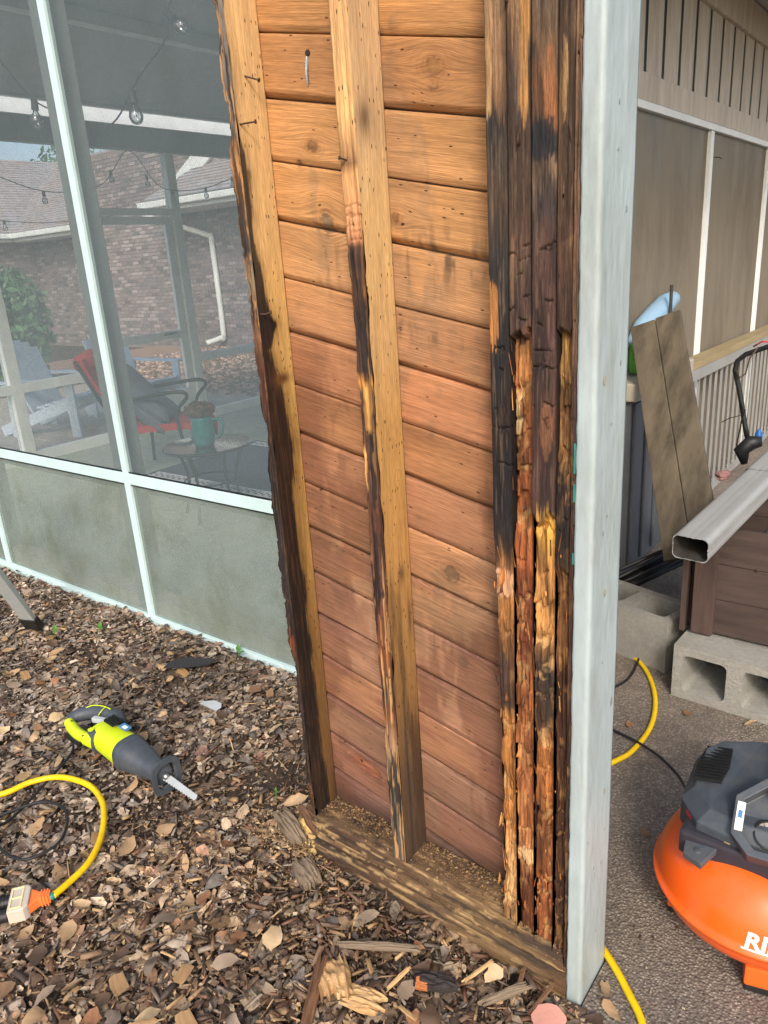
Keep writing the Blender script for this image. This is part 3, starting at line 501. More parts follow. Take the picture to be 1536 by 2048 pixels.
# ---- pack of four rotten studs beside the painted trim
def pack_stud(x0, x1, seed, stops, rec, cube, patches, label, gap=0.0):
    P, f, s = loft(x0, x1, 0.0, 0.089, 0.05, ZTOP, 18, 10, 1000); z = P[..., 2]; x = P[..., 0].copy(); fl = (f == 0)*1.0
    u = (x-x0)/(x1-x0); wav = 0.02*(vn(x*90, z*4, 0, seed)-0.5)*2
    r = 0.62*np.interp(z+0.014*(vn(x*130, 0, 0, seed+1)-.5)*2, [a for a, _ in sorted(rec)], [v for _, v in sorted(rec)])
    low = np.clip(r/0.0125, 0, 1)
    fib = fbm(x*420, z*7, 1, seed+2, 3)-0.5; fib2 = fbm(x*170, z*16, 3, seed+21, 4)-0.5; lump = fbm(x*45, z*11, 2, seed+3, 4)-0.5
    d = r + fib*(0.004+0.010*low) + fib2*(0.002+0.007*low) + lump*(0.002+0.006*low)
    # chewed horizontal shelves in the lower, exposed wood
    sh = vn(z*46+1.5*(vn(x*120, z*8, 0, seed+31)-.5), x*22, 0, seed+4); d = d + low*0.007*sstep(0.60, 0.66, sh)*(0.4+vn(z*9, 0, 0, seed+33))
    # rounded, uneven joints between the studs
    je = 0.0006+0.0016*fbm(z*14, 0, 0, seed+5, 4)*np.interp(z, [0, zy(1250), zy(700), zy(600), ZTOP], [1.3, 1.2, .9, .3, .2])*(1+3.5*gap*sstep(zy(1740), zy(1640), z)*sstep(zy(1260), zy(1380), z))
    jt = sstep(1.0, 0.0, (x-x0)/je)+sstep(1.0, 0.0, (x1-x)/je); d = d + np.interp(z, [0, zy(700), zy(600)], [.007+.012*gap, .007, .004])*jt*(1 if gap < 2 else 1)
    crack = np.zeros_like(z)
    rs = np.random.default_rng(seed)
    for (a, bb, n) in cube:
        for k in range(n):
            zc = a+(bb-a)*rs.random(); c0 = rs.random()*0.9-0.2; c1 = c0+0.15+rs.random()**2*0.9; cw = 0.5+0.7*rs.random()
            ln_ = np.abs(z-zc-0.005*(fbm(x*150, zc*77, 0, seed+k, 3)-.5)*2-0.006*(u-.5)*rs.normal())/cw
            crack = np.maximum(crack, sstep(0.0022, 0.0005, ln_)*sstep(c0, c0+.15, u)*sstep(c1, c1-.15, u))
    d = d+0.005*crack
    P[..., 1] += fl*np.maximum(d, -0.004)
    P[..., 0] += fl*0.0+((f == 3)*1.0+fl*(u < 0.06))*0.004*low*(fbm(z*26, 0, 0, seed+6, 3)-.5)*2
    ss = sorted(stops); c = keycol(ss, z+0.05*(fbm(x*70, z*7, 3, seed+7, 4)-.5)*2+0.05*(fbm(x*450, z*2, 3, seed+17, 2)-.5))
    sp = fbm(x*380, z*6, 0, seed+8, 3); sp2 = fbm(x*90, z*13, 0, seed+18, 4); c = c*(0.45+0.65*sp+0.5*sp2)[..., None]
    c = mixc(c, lin((196, 140, 74)), 0.55*low*sstep(0.56, 0.7, fbm(x*90, z*26, 5, seed+9, 3)))
    c = mixc(c, lin((70, 36, 20)), 0.55*low*sstep(0.55, 0.7, fbm(x*120, z*12, 7, seed+10, 3)))
    c = mixc(c, lin((40, 35, 32)), (1-low)*0.62*sstep(0.51, 0.60, fbm(x*60, z*6, 9, seed+11, 5)+.16*(fbm(x*480, z*11, 2, seed+19, 2)-.5)))
    c = mixc(c, lin((150, 122, 94)), (1-low)*0.28*sstep(0.60, 0.74, fbm(x*420, z*14, 6, seed+20, 3)))
    c = mixc(c, lin((226, 176, 110)), low*0.7*sstep(0.70, 0.82, sh)*sstep(.4, .7, fbm(x*80, z*60, 1, seed+12, 3)))
    for (pu, pz, ru, rz, pc, amt) in patches:
        q = ((u-pu)/ru)**2+((z-pz)/rz)**2+1.1*(fbm(x*150, z*20, 4, seed+13, 4)-.5)+1.0*(fbm(x*500, z*9, 4, seed+15, 2)-.5)
        c = mixc(c, lin(pc)*(0.55+.9*fbm(x*420, z*8, 4, seed+16, 3))[..., None], amt*sstep(1.12, 0.85, q))
        c = c*1.0
    gy = c.mean(-1, keepdims=True); c = (gy+(c-gy)*np.where(low > .3, 0.92, 0.9)[..., None])*np.where(low > .3, 1.0, 0.95)[..., None]
    c = mixc(c, lin((58, 38, 26)), low*0.4*sstep(.52, .62, fbm(x*70, z*9, 8, seed+23, 5)))
    c = mixc(c, lin((24, 18, 15)), np.clip(np.maximum(crack*.8, jt*0.8), 0, 1)*fl*0.9)
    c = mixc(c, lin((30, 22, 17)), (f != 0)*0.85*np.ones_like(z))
    g = np.stack([z, np.broadcast_to(s, z.shape)+wav*0.1, np.full(z.shape, seed*1.0)], -1)
    return add_timber('stud', P, c, g, M['rot'], label)
pack_stud(-0.186, -0.1494, 101,
    [(ZTOP, (160, 122, 84)), (zy(0), (158, 122, 84)), (zy(140), (150, 110, 74)), (zy(200), (120, 88, 60)), (zy(225), (58, 52, 48)), (zy(300), (70, 60, 52)), (zy(420), (78, 62, 48)), (zy(520), (54, 50, 47)), (zy(640), (48, 44, 43)), (zy(700), (40, 38, 39)), (zy(820), (46, 34, 30)), (zy(900), (34, 32, 34)), (zy(1000), (36, 36, 38)), (zy(1090), (52, 42, 36)), (zy(1120), (120, 80, 44)), (zy(1190), (176, 124, 80)), (zy(1230), (168, 108, 50)), (zy(1330), (110, 74, 42)), (zy(1420), (74, 56, 44)), (zy(1450), (190, 126, 60)), (zy(1560), (196, 128, 56)), (zy(1650), (184, 118, 54)), (zy(1750), (204, 156, 96)), (0.05, (150, 110, 70))],
    [(ZTOP, 0.0), (zy(1060), 0.0), (zy(1110), 0.010), (zy(1180), 0.008), (zy(1420), 0.012), (zy(1450), 0.022), (0.05, 0.024)],
    [(zy(1000), zy(660), 9)],
    [(0.15, zy(615), 0.3, 0.06, (200, 130, 58), .8), (0.15, zy(140), 0.2, 0.06, (204, 160, 100), .55), (0.5, zy(1172), .6, .03, (216, 166, 122), .75), (.3, zy(1370), .4, .06, (74, 56, 48), .9)],
    'first stud of the rotten pack, black char above and chewed orange wood below', gap=1.0)
pack_stud(-0.149, -0.1104, 131,
    [(ZTOP, (158, 122, 82)), (zy(0), (156, 118, 78)), (zy(60), (150, 108, 68)), (zy(150), (110, 84, 64)), (zy(300), (98, 74, 58)), (zy(400), (104, 78, 58)), (zy(470), (116, 82, 60)), (zy(540), (104, 78, 60)), (zy(600), (84, 62, 54)), (zy(648), (82, 60, 52)), (zy(672), (150, 98, 54)), (zy(760), (170, 100, 52)), (zy(900), (156, 88, 44)), (zy(1080), (168, 92, 44)), (zy(1150), (150, 82, 42)), (zy(1180), (126, 66, 40)), (zy(1300), (128, 66, 38)), (zy(1340), (164, 94, 48)), (zy(1500), (172, 102, 52)), (zy(1650), (180, 112, 58)), (zy(1700), (196, 140, 88)), (zy(1730), (110, 62, 36)), (0.05, (130, 74, 40))],
    [(ZTOP, 0.0), (zy(648), -0.002), (zy(660), 0.028), (zy(1140), 0.022), (zy(1180), 0.030), (zy(1330), 0.020), (zy(1690), 0.016), (zy(1720), 0.028), (0.05, 0.03)],
    [(zy(640), zy(480), 8)],
    [(.66, zy(40), .30, .13, (200, 142, 70), .7), (.74, zy(120), .18, .10, (196, 140, 70), .6), (.45, zy(120), .18, .09, (78, 70, 68), .6), (.2, zy(815), .16, .045, (240, 204, 140), .9), (.55, zy(720), .35, .02, (200, 134, 70), .8), (.6, zy(1690), .5, .02, (232, 188, 132), .8)],
    'second stud of the pack, torn open in the middle to rusty orange fibres')
pack_stud(-0.110, -0.0684, 161,
    [(ZTOP, (110, 90, 72)), (zy(0), (112, 92, 72)), (zy(140), (108, 82, 58)), (zy(180), (140, 92, 56)), (zy(240), (136, 90, 58)), (zy(262), (92, 68, 56)), (zy(275), (46, 44, 45)), (zy(305), (50, 46, 45)), (zy(318), (138, 110, 82)), (zy(350), (118, 94, 74)), (zy(375), (66, 58, 54)), (zy(430), (74, 60, 54)), (zy(480), (86, 62, 52)), (zy(600), (80, 56, 50)), (zy(760), (74, 52, 46)), (zy(830), (86, 56, 44)), (zy(900), (78, 52, 46)), (zy(1000), (88, 62, 54)), (zy(1025), (80, 58, 48)), (zy(1040), (226, 166, 60)), (zy(1090), (228, 168, 58)), (zy(1110), (190, 132, 66)), (zy(1250), (206, 146, 76)), (zy(1290), (120, 84, 46)), (zy(1340), (60, 52, 46)), (zy(1440), (78, 58, 44)), (zy(1470), (184, 112, 50)), (zy(1550), (176, 106, 48)), (zy(1640), (120, 70, 38)), (zy(1750), (150, 84, 40)), (0.05, (120, 68, 38))],
    [(ZTOP, 0.0), (zy(880), 0.0), (zy(960), -0.004), (zy(1015), -0.002), (zy(1030), 0.022), (zy(1280), 0.020), (zy(1450), 0.014), (zy(1480), 0.024), (0.05, 0.03)],
    [(zy(900), zy(470), 16)],
    [(.66, zy(840), .25, .05, (150, 98, 62), .5), (.72, zy(200), .22, .06, (180, 112, 62), .55), (.5, zy(290), .55, .028, (40, 42, 46), .85)],
    'third stud of the pack, cracked plum brown with a bright yellow break')
pack_stud(-0.068, -0.0424, 191,
    [(ZTOP, (80, 64, 50)), (zy(0), (52, 44, 40)), (zy(60), (78, 60, 46)), (zy(180), (92, 70, 50)), (zy(350), (90, 66, 46)), (zy(550), (78, 54, 42)), (zy(640), (70, 48, 38)), (zy(665), (60, 48, 34)), (zy(690), (150, 110, 56)), (zy(760), (84, 66, 40)), (zy(830), (128, 92, 50)), (zy(900), (124, 88, 48)), (zy(930), (44, 34, 32)), (zy(1100), (42, 34, 32)), (zy(1140), (110, 72, 40)), (zy(1240), (130, 84, 44)), (zy(1330), (70, 46, 34)), (zy(1600), (84, 54, 36)), (0.05, (64, 44, 34))],
    [(ZTOP, 0.002), (zy(640), 0.002), (zy(655), 0.026), (zy(900), 0.018), (zy(925), 0.006), (zy(1110), 0.006), (zy(1140), 0.028), (0.05, 0.03)],
    [(zy(900), zy(1100), 5), (zy(1250), zy(1150), 4)],
    [(.4, zy(185), .16, .05, (186, 142, 84), .6), (.3, zy(700), .22, .05, (186, 140, 70), .6)],
    'narrow fourth stud of the pack with black patches')
pack_stud(-0.042, -0.032, 211,
    [(ZTOP, (120, 94, 70)), (zy(0), (130, 98, 72)), (zy(300), (116, 86, 64)), (zy(600), (100, 74, 56)), (zy(800), (72, 52, 44)), (zy(1000), (64, 44, 36)), (zy(1500), (78, 54, 42)), (0.05, (72, 52, 40))],
    [(ZTOP, 0.0), (zy(900), 0.004), (0.05, 0.008)], [(zy(1700), zy(100), 14)], [], 'thin split strip against the painted trim')

def slivers():
    rs = np.random.default_rng(77); vs = []; fs = []; cc = []
    pal = lin([(170, 108, 54), (140, 82, 42), (186, 134, 76), (104, 60, 36), (66, 44, 32), (150, 90, 46), (122, 72, 40)])
    for k in range(230):
        low = rs.random() < 0.85; z = 0.12+1.24*rs.random() if low else 1.3+0.9*rs.random(); x = -0.186+0.142*rs.random()
        if z > 1.08 and not (-0.149 < x < -0.111 or -0.068 < x < -0.043) and rs.random() < .8: continue
        L = (0.012+0.055*rs.random()**2)*(1 if low else .6); w = 0.0005+0.0011*rs.random(); y = 0.002+0.012*rs.random() if low else -0.001
        tx, ty = rs.normal()*0.10*L, -abs(rs.normal())*0.22*L; n = len(vs)
        a = np.array((x-w, y, z-L/2)); b_ = np.array((x+w, y, z-L/2)); m_ = np.array((x+tx*.4, y-0.0012+ty*.3, z)); e = np.array((x+tx, y+ty, z+L/2*(1 if rs.random() < .7 else -1)))
        vs += [a, b_, m_+np.array((w, 0, 0)), m_-np.array((w, 0, 0)), e, np.array((x, y+.002, z-L/2))]
        fs += [(n, n+1, n+2, n+3), (n+3, n+2, n+4), (n, n+3, n+4, n+5), (n+1, n+5, n+4, n+2)]
        c = pal[rs.integers(0, 7) if low else rs.choice([3, 4, 4])]*(.7+.5*rs.random()); cc += [c]*6
    o = link('wood_fibres', npmesh('wood_fibres', np.array(vs)-np.array(WO), fs, M['litter'], np.array(cc)), WALL); tag(o, kind='stuff')
slivers()
# ---- planks behind, sloping 12 degrees
KN = {  # knots: (course index, X, offset across) -> painted ring and bent grain
}
TILT = math.tan(R_(12.2)); TDIR = np.array([math.cos(R_(12.2)), 0, -math.sin(R_(12.2))])
def z_line(k): return 1.869-0.1137*k      # joint height at X=-0.45
KNOTS = [(-0.62, 1.715, .014, .010, (120, 84, 56)), (-0.60, 1.575, .013, .018, (126, 106, 84)), (-0.335, 1.80, .016, .013, (150, 108, 66)), (-0.335, 1.77, .008, .007, (130, 96, 62)),
         (-0.335, 0.875, .020, .016, (112, 88, 68)), (-0.318, 0.672, .014, .012, (112, 96, 76)), (-0.43, 1.57, .010, .008, (130, 90, 56)), (-0.66, 1.69, .006, .006, (110, 76, 50)), (-0.62, 0.28, .05, .02, (140, 84, 58))]
def plank(k):
    zt, zb = z_line(k), z_line(k+1); hard = (k % 2 == 1) or k >= 5
    nu, nv = 170, 34; us = np.linspace(-0.33, 0.416, nu+1); vs = np.linspace(0, 1, nv+1)
    Xc = -0.45
    U, Vv = np.meshgrid(us, vs, indexing='ij')
    gap = 0.0022 if k % 2 == 0 else 0.0012
    top = zt-0.0012; bot = zb+gap; H = top-bot
    X = Xc+U; Z = bot+Vv*H-U*TILT
    cut = 0.128
    dzb = Vv*H; dzt = (1-Vv)*H
    # lower bevel that catches a shadow, softer groove in the middle joint
    bev = (0.007 if k % 2 == 0 else 0.004)*sstep(0.010+0.004*fbm(U*5, 0*U, k, 375, 3), 0.001, dzb)*(0.6+.8*fbm(U*7, 0*U, k, 377, 3)) + (0.004 if k % 2 else 0.0015)*sstep(0.003, 0.0, dzt)
    cup = 0.0018*(fbm(U*4, Vv*1.2, k*3.1, 301, 2)-.5)
    Y = 0.090+bev+cup+0.0009*(fbm(U*9, Vv*40, k, 303, 2)-.5)
    Z = np.maximum(Z, cut)
    hgt = Z
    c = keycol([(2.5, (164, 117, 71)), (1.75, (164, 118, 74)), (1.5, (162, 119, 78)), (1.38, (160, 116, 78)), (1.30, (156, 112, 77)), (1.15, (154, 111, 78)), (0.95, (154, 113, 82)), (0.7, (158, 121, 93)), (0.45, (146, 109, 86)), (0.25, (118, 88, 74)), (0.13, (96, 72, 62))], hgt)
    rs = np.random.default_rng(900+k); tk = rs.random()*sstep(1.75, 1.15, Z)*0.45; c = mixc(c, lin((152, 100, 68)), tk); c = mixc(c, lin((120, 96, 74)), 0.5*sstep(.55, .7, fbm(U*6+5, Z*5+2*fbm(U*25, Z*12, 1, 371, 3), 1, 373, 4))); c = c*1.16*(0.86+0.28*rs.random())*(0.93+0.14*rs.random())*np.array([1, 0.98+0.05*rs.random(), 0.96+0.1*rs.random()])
    c = c*(0.86+0.28*fbm(U*3.5, Vv*2.2, k*7.7, 305, 4))[..., None]
    warp = np.zeros_like(U); vm = Z+U*TILT
    for (kx, kz, rx, rz, kc) in KNOTS:
        dx, dz = X-kx, (Z-kz)+(X-kx)*TILT; q = (dx/rx)**2+(dz/rz)**2
        warp = warp - dz*0.85*np.exp(-((dx/(rx*4))**2+(dz/(rz*3.2))**2))
        ring = 0.5+0.5*np.cos(np.sqrt(q)*9)
        c = mixc(c, lin((112, 70, 40)), np.clip(0.55*ring*np.exp(-q/3.2), 0, 1)); q = q+0.5*(fbm(dx*400, dz*400, k, 361, 3)-.5); c = mixc(c, lin(kc)*(0.7+.6*fbm(dx*300, dz*300, k, 363, 3))[..., None], sstep(1.15, 0.6, q)*0.8)
        c = mixc(c, lin((50, 34, 24)), 0.6*sstep(0.22, 0.0, np.abs(np.sqrt(np.maximum(q,0))-1.0))*(fbm(dx*200, dz*200, k, 365, 2) > .42))
    bay_shade = sstep(0.42, 0.60, fbm(U*7+1.3*fbm(U*30, Z*9, 2, 351, 3), Z*3.2, 3, 353, 4)+0.22*np.exp(-((X+0.71)/0.05)**2)+0.16*np.exp(-((X+0.50)/0.035)**2)+0.20*np.exp(-((X+0.25)/0.05)**2)-0.06)*sstep(1.42, 1.22, Z+0.03*(fbm(U*20, 0*U, 1, 355, 3)-.5))  # stud shade painted into the board colour, edges broken by noise
    c = mixc(c, c*0.0+lin((104, 66, 50)), 0.62*bay_shade)
    streak = sstep(0.60, 0.75, fbm(U*3, (Z+U*TILT)*300, k*1.9, 357, 3)); c = mixc(c, c*0.62, streak*0.5)
    # water and mould marks: short vertical smears on some boards
    sm = sstep(0.58, 0.72, fbm(U*70, Vv*1.6, k*5.0, 311, 3))
    zone = np.exp(-(((X+0.33)/0.11)**2+((Z-1.49)/0.05)**2))+0.8*np.exp(-(((X+0.27)/0.05)**2+((Z-1.89)/0.05)**2))+0.5*np.exp(-(((X+0.60)/0.04)**2+((Z-1.50)/0.06)**2))+0.8*np.exp(-(((X+0.40)/0.10)**2+((Z-1.375-(-.45-X)*TILT)/0.018)**2))
    c = mixc(c, lin((88, 70, 54)), np.clip(sm*zone*0.85, 0, .85))
    c = mixc(c, lin((116, 78, 66)), 0.5*sstep(0.5, 0.75, fbm(U*5, Vv*3, k*2.0, 313, 3))*sstep(1.2, 0.6, Z))
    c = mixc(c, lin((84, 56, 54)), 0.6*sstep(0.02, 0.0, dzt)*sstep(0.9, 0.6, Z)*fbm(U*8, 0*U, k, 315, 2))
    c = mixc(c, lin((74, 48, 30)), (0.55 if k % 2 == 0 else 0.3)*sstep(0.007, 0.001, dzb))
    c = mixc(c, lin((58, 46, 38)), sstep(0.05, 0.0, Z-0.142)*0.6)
    V = np.stack([X, Y, Z], -1); n, m = U.shape
    back = V.copy(); back[..., 1] = 0.108
    idx = np.arange(n*m).reshape(n, m); F = np.stack([idx[:-1, :-1], idx[1:, :-1], idx[1:, 1:], idx[:-1, 1:]], -1).reshape(-1, 4)
    # give the board its thickness with a rim
    rim = np.concatenate([idx[:, 0], idx[-1, 1:], idx[-2::-1, -1], idx[0, -2:0:-1]]); nb = len(rim); base = n*m
    Vb = V.reshape(-1, 3)[rim].copy(); Vb[:, 1] = 0.110
    F2 = np.stack([rim, np.arange(base, base+nb), np.roll(np.arange(base, base+nb), -1), np.roll(rim, -1)], -1)
    Fall = [tuple(q) for q in F] + [tuple(q) for q in F2] + [tuple(range(base, base+nb))]
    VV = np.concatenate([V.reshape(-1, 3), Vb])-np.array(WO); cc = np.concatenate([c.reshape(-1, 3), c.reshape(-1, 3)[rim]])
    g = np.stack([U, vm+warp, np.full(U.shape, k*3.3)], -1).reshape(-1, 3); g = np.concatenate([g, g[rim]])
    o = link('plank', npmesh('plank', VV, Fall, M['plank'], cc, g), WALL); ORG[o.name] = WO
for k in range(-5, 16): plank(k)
b = MB(); b.box(-0.775, -0.032, 0.113, 0.128, 0.0, ZTOP); b.build('outer_sheathing', M['taupe'], WALL)

# ---- sole plate and sill under it
def plate(name, z0, z1, y0, y1, seed, top):
    nx, nr = 330, 40
    xs = np.linspace(-0.752, -0.033, nx+1)
    ring = [(y1, z0)]+[(y0+(y1-y0)*(1-i/6), z0) for i in range(1, 7)]+[(y0, z0+(z1-z0)*i/14) for i in range(1, 15)]+[(y0+(y1-y0)*i/16, z1) for i in range(1, 17)]
    ring = np.array(ring); m = len(ring); n = nx+1
    Y = np.broadcast_to(ring[:, 0], (n, m)).copy(); Z = np.broadcast_to(ring[:, 1], (n, m)).copy(); X = np.broadcast_to(xs[:, None], (n, m)).copy()
    tz = (Z-z0)/(z1-z0); ty = (Y-y0)/(y1-y0)
    if top:
        ero = np.interp(X, [-.75, -.45, -.25, -.15, -.03], [.0, 0.002, .006, .022, .05])
        nz = fbm(X*30, Y*120, 0, seed, 4)
        Z -= tz*(ero*sstep(1.1, 0.2, ty)*(0.5+nz)+0.004*(nz-.5)) ; Y += (1-ty)*sstep(.3, 1, tz)*ero*0.25
        Y += (ty < 0.01)*(0.006*(fbm(X*40, Z*160, 0, seed+1, 4)-.4)+0.012*sstep(.6, .7, fbm(X*9, Z*90, 0, seed+2, 3)))
        endw = sstep(-0.72, -0.752, X); X += endw*0.03*vn(Y*70, Z*70, 0, 9)
    else:
        Y += (ty < 0.01)*(0.006*(fbm(X*30, Z*150, 0, seed+1, 4)-.4)); X += sstep(-0.73, -0.752, X)*0.02*vn(Y*60, Z*60, 0, 10)
    P = np.stack([X, Y, Z], -1)
    c = keycol([(-0.75, (80, 62, 50)), (-0.6, (92, 70, 54)), (-0.45, (108, 84, 62)), (-0.3, (122, 97, 70)), (-0.2, (144, 115, 80)), (-0.1, (126, 100, 72)), (-0.03, (104, 77, 54))], X)
    c = c*(0.48+0.75*fbm(X*9, (Y+Z)*150, 0, seed+3, 4))[..., None]
    c = mixc(c, lin((56, 50, 46)), 0.75*sstep(.55, .66, fbm(X*8, (Y+Z)*60, 2, seed+4, 4)))
    c = mixc(c, lin((206, 172, 120)), 0.6*sstep(.6, .7, fbm(X*14, (Y+Z)*130, 5, seed+5, 3)))
    if top:
        t_ = (ring[:, 1] >= z1-1e-6)*1.0
        c = mixc(c, lin((138, 110, 78)), 0.45*t_*sstep(.35, .6, fbm(X*30, Y*40, 0, seed+6, 3)))
        c = mixc(c, lin((48, 40, 34)), t_*sstep(.8, .96, ty)*0.7)
    g = np.stack([X, Y+Z, np.full(X.shape, float(seed))], -1)
    idx = np.arange(n*m).reshape(n, m); j = np.roll(idx, -1, 1); F = np.stack([idx[:-1], idx[1:], j[1:], j[:-1]], -1).reshape(-1, 4)
    Fl = [tuple(q) for q in F]+[tuple(range(m)), tuple((n-1)*m+q for q in range(m-1, -1, -1))]
    o = link(name, npmesh(name, (P-np.array(WO)).reshape(-1, 3), Fl, M['rot'], c.reshape(-1, 3), g.reshape(-1, 3)), WALL); ORG[o.name] = WO
plate('sole_plate', 0.062, 0.136, 0.002, 0.089, 401, True)
plate('sill_timber', -0.02, 0.060, -0.004, 0.112, 431, False)

# crumbs of frass and sawdust lying on the plate
def scatter_mesh(name, pts, sizes, cols, mat, parent=None, off=(0,0,0), kind='stuff', flat=0.5):
    n = len(pts); base = np.array([[-1,-1,-1],[1,-1,-1],[1,1,-1],[-1,1,-1],[-.7,-.7,1],[.7,-.7,1],[.7,.7,1],[-.7,.7,1]])
    a = RNG.random(n)*6.283; ca, sa = np.cos(a), np.sin(a); asp = 0.5+RNG.random(n)*1.6
    b_ = base[None]*sizes[:, None, None]*0.5*np.stack([asp, 1/asp**.5, np.full(n, flat)], -1)[:, None, :]*(0.75+0.5*RNG.random((n, 8, 3)))
    x = b_[..., 0]*ca[:, None]-b_[..., 1]*sa[:, None]; y = b_[..., 0]*sa[:, None]+b_[..., 1]*ca[:, None]
    V = np.stack([x, y, b_[..., 2]], -1)+pts[:, None, :]-np.array(off)
    f = np.array([[0,3,2,1],[4,5,6,7],[0,1,5,4],[1,2,6,5],[2,3,7,6],[3,0,4,7]])
    F = (f[None]+(np.arange(n)*8)[:, None, None]).reshape(-1, 4)
    C_ = np.repeat(cols, 8, 0)
    o = link(name, npmesh(name, V.reshape(-1, 3), F, mat, C_), parent)
    return tag(o, kind=kind)
n = 4200; px = -0.74+0.70*RNG.random(n); py = 0.089-np.abs(RNG.normal(0, .03, n)); py = np.clip(py, 0.006, .088)
pz = 0.137-np.interp(px, [-.75, -.45, -.25, -.15, -.03], [.0, 0.002, .006, .018, .04])*sstep(1.1, .2, py/.09)+0.004*RNG.random(n)
pal = lin([(112, 86, 60), (92, 70, 50), (126, 98, 68), (78, 60, 46), (150, 120, 84)])
scatter_mesh('frass_crumbs', np.stack([px, py, pz], -1), 0.0012+0.005*RNG.random(n)**5, pal[RNG.integers(0, 5, n)], M['litter'], WALL, WO)

# nails, screw
def nail(a, bb, r=0.0017, bend=0.0):
    a, bb = Vector(a), Vector(bb); mid = (a+bb)/2+Vector((0, 0, bend)); d = (bb-a).normalized()
    m = MB().tube([a, mid, bb], r, 8).tube([bb, bb+d*0.0015], r*2.4, 10); m.build('nail', M['nail'], WALL, smooth=True, angle=0.6)
nail((-0.735, 0.037, 1.850), (-0.703, 0.046, 1.838)); nail((-0.735, 0.010, 1.763), (-0.700, 0.022, 1.764)); nail((-0.735, 0.008, 1.409), (-0.712, 0.020, 1.411), bend=-0.003)
nail((-0.462, 0.006, zy(268)), (-0.468, -0.012, zy(262)), 0.0015)
m = MB(); m.tube([(-0.613, 0.089, 1.866), (-0.616, 0.0865, 1.842), (-0.6165, 0.088, 1.818)], [0.0034, 0.0026, 0.0012], 8)
for i in range(9): m.tube([(-0.6155, 0.0872, 1.858-i*0.0042), (-0.6157, 0.0872, 1.8567-i*0.0042)], 0.0036-0.0001*i, 8)
m.build('screw', M['zinc'], WALL, smooth=True, angle=0.6)
MB().lathe([(0.0001, 0), (0.006, 0.0002), (0.005, 0.003), (0.0001, 0.003)], 12, (-0.611, 0.090, 1.872), ((1,0,0),(0,0,1),(0,-1,0))).build('screw_hole', M['char'], WALL)

# ================================================================== PAINTED TRIM POST
TR = thing('corner_trim_post', (-0.015, 0.06, 0), 'pale blue grey painted trim post standing right of the rotten studs', 'post')
def trim():
    P, f, s = loft(-0.031, 0.0, 0.0, 0.131, -0.03, 2.7, 8, 24, 700); z = P[..., 2]; x = P[..., 0].copy(); y = P[..., 1].copy()
    # softened corner, ragged paint edge on the wood side, small waves of the brush
    k = sstep(0.006, 0.0, -x)*sstep(0.006, 0, y); P[..., 0] -= 0.002*k; P[..., 1] += 0.002*k
    P[..., 0] += ((f == 3)*1.0+(f == 0)*sstep(0.004, 0, x+0.031))*0.003*(fbm(z*40, 0, 0, 501, 4)-.3)
    P[..., 1] += (f == 0)*0.0008*(fbm(z*12, x*90, 0, 503, 3)-.5); P[..., 0] += (f == 1)*0.0010*(fbm(z*5, y*60, 0, 505, 3)-.5)
    n, m = P.shape[:2]; o = link('painted_board', npmesh('painted_board', (P-np.array((-0.015, 0.06, 0))).reshape(-1, 3), loft_faces(n, m), M['trim_paint']), TR); ORG[o.name] = ORG[TR.name]
trim()
for (pz, w, h) in ((zy(960), .004, .03), (zy(890), .003, .05), (zy(1090), .002, .02)):
    MB().box(-0.034, -0.0318+w*.3, -0.001, 0.002, pz-h/2, pz+h/2).build('teal_paint_flake', pm('teal_flake', (56, 120, 112), .5, 60, .2, .2), TR)
for zz in (0.32, 0.78, 1.22, 1.63): MB().lathe([(0.0001, 0), (0.0038, 0), (0.003, 0.0008), (0.0001, 0.001)], 10, (-0.0002, 0.035+.06*((zz*7) % 1), zz), ((0,1,0),(0,0,1),(1,0,0))).build('nail_head', M['post_paint'], TR)
rs_ = np.random.default_rng(5)
for k in range(16):
    zz, yy, ss = 0.02+1.9*rs_.random(), 0.012+0.11*rs_.random(), 0.0015+0.004*rs_.random()**2
    MB().prism([(math.cos(a)*ss*(0.6+.7*rs_.random()), math.sin(a)*ss*2.2*(0.6+.7*rs_.random())) for a in np.linspace(0, 6.283, 8, endpoint=False)], (0.0006, yy, zz), (0,1,0), (0,0,1), 0.0006).build('paint_chip', M['oldgrey'] if k % 2 else M['post_paint'], TR)
MB().lathe([(0.0001, 0), (0.004, 0), (0.003, 0.0015), (0.0001, 0.002)], 10, (-0.001, 0.004, zy(40)), ((0,1,0),(0,0,1),(1,0,0))).build('nail_head', M['steel'], TR)

# ================================================================== LEFT SCREENED PORCH WALL  (plane Y = 0.64)
SW = thing('screen_wall', (-2.335, 0.65, 0), 'white aluminium framed porch screen wall left of the rotten wall, with grey dirty mesh', 'screen wall')
SY = 0.64; POSTX = (-4.93, -3.635, -2.335, -1.04)
for px in POSTX: MB().box(px-0.019, px+0.019, SY, SY+0.026, 0.035, 2.75).build('frame_post', M['frame'], SW, bevel=0.002)
for i in range(3):
    x0, x1 = POSTX[i]+0.0195, POSTX[i+1]-0.0195
    MB().box(x0, x1, SY+0.002, SY+0.026, 0.660, 0.708).build('frame_rail', M['frame'], SW, bevel=0.002)
    MB().box(x0, x1, SY+0.004, SY+0.022, 2.69, 2.745).build('frame_rail', M['frame'], SW, bevel=0.002)
    MB().box(x0, x1, SY+0.0125, SY+0.0135, 0.709, 2.69).build('screen_panel', M['scr_up'], SW)
    MB().box(x0, x1, SY+0.0125, SY+0.0135, 0.036, 0.659).build('screen_panel', M['scr_low'], SW, label='lower pane of green stained dirty mesh')
    for zz in (0.7115, 0.6565): MB().box(x0, x1, SY+0.006, SY+0.012, zz-0.0025, zz+0.0025).build('spline', M['black'], SW)
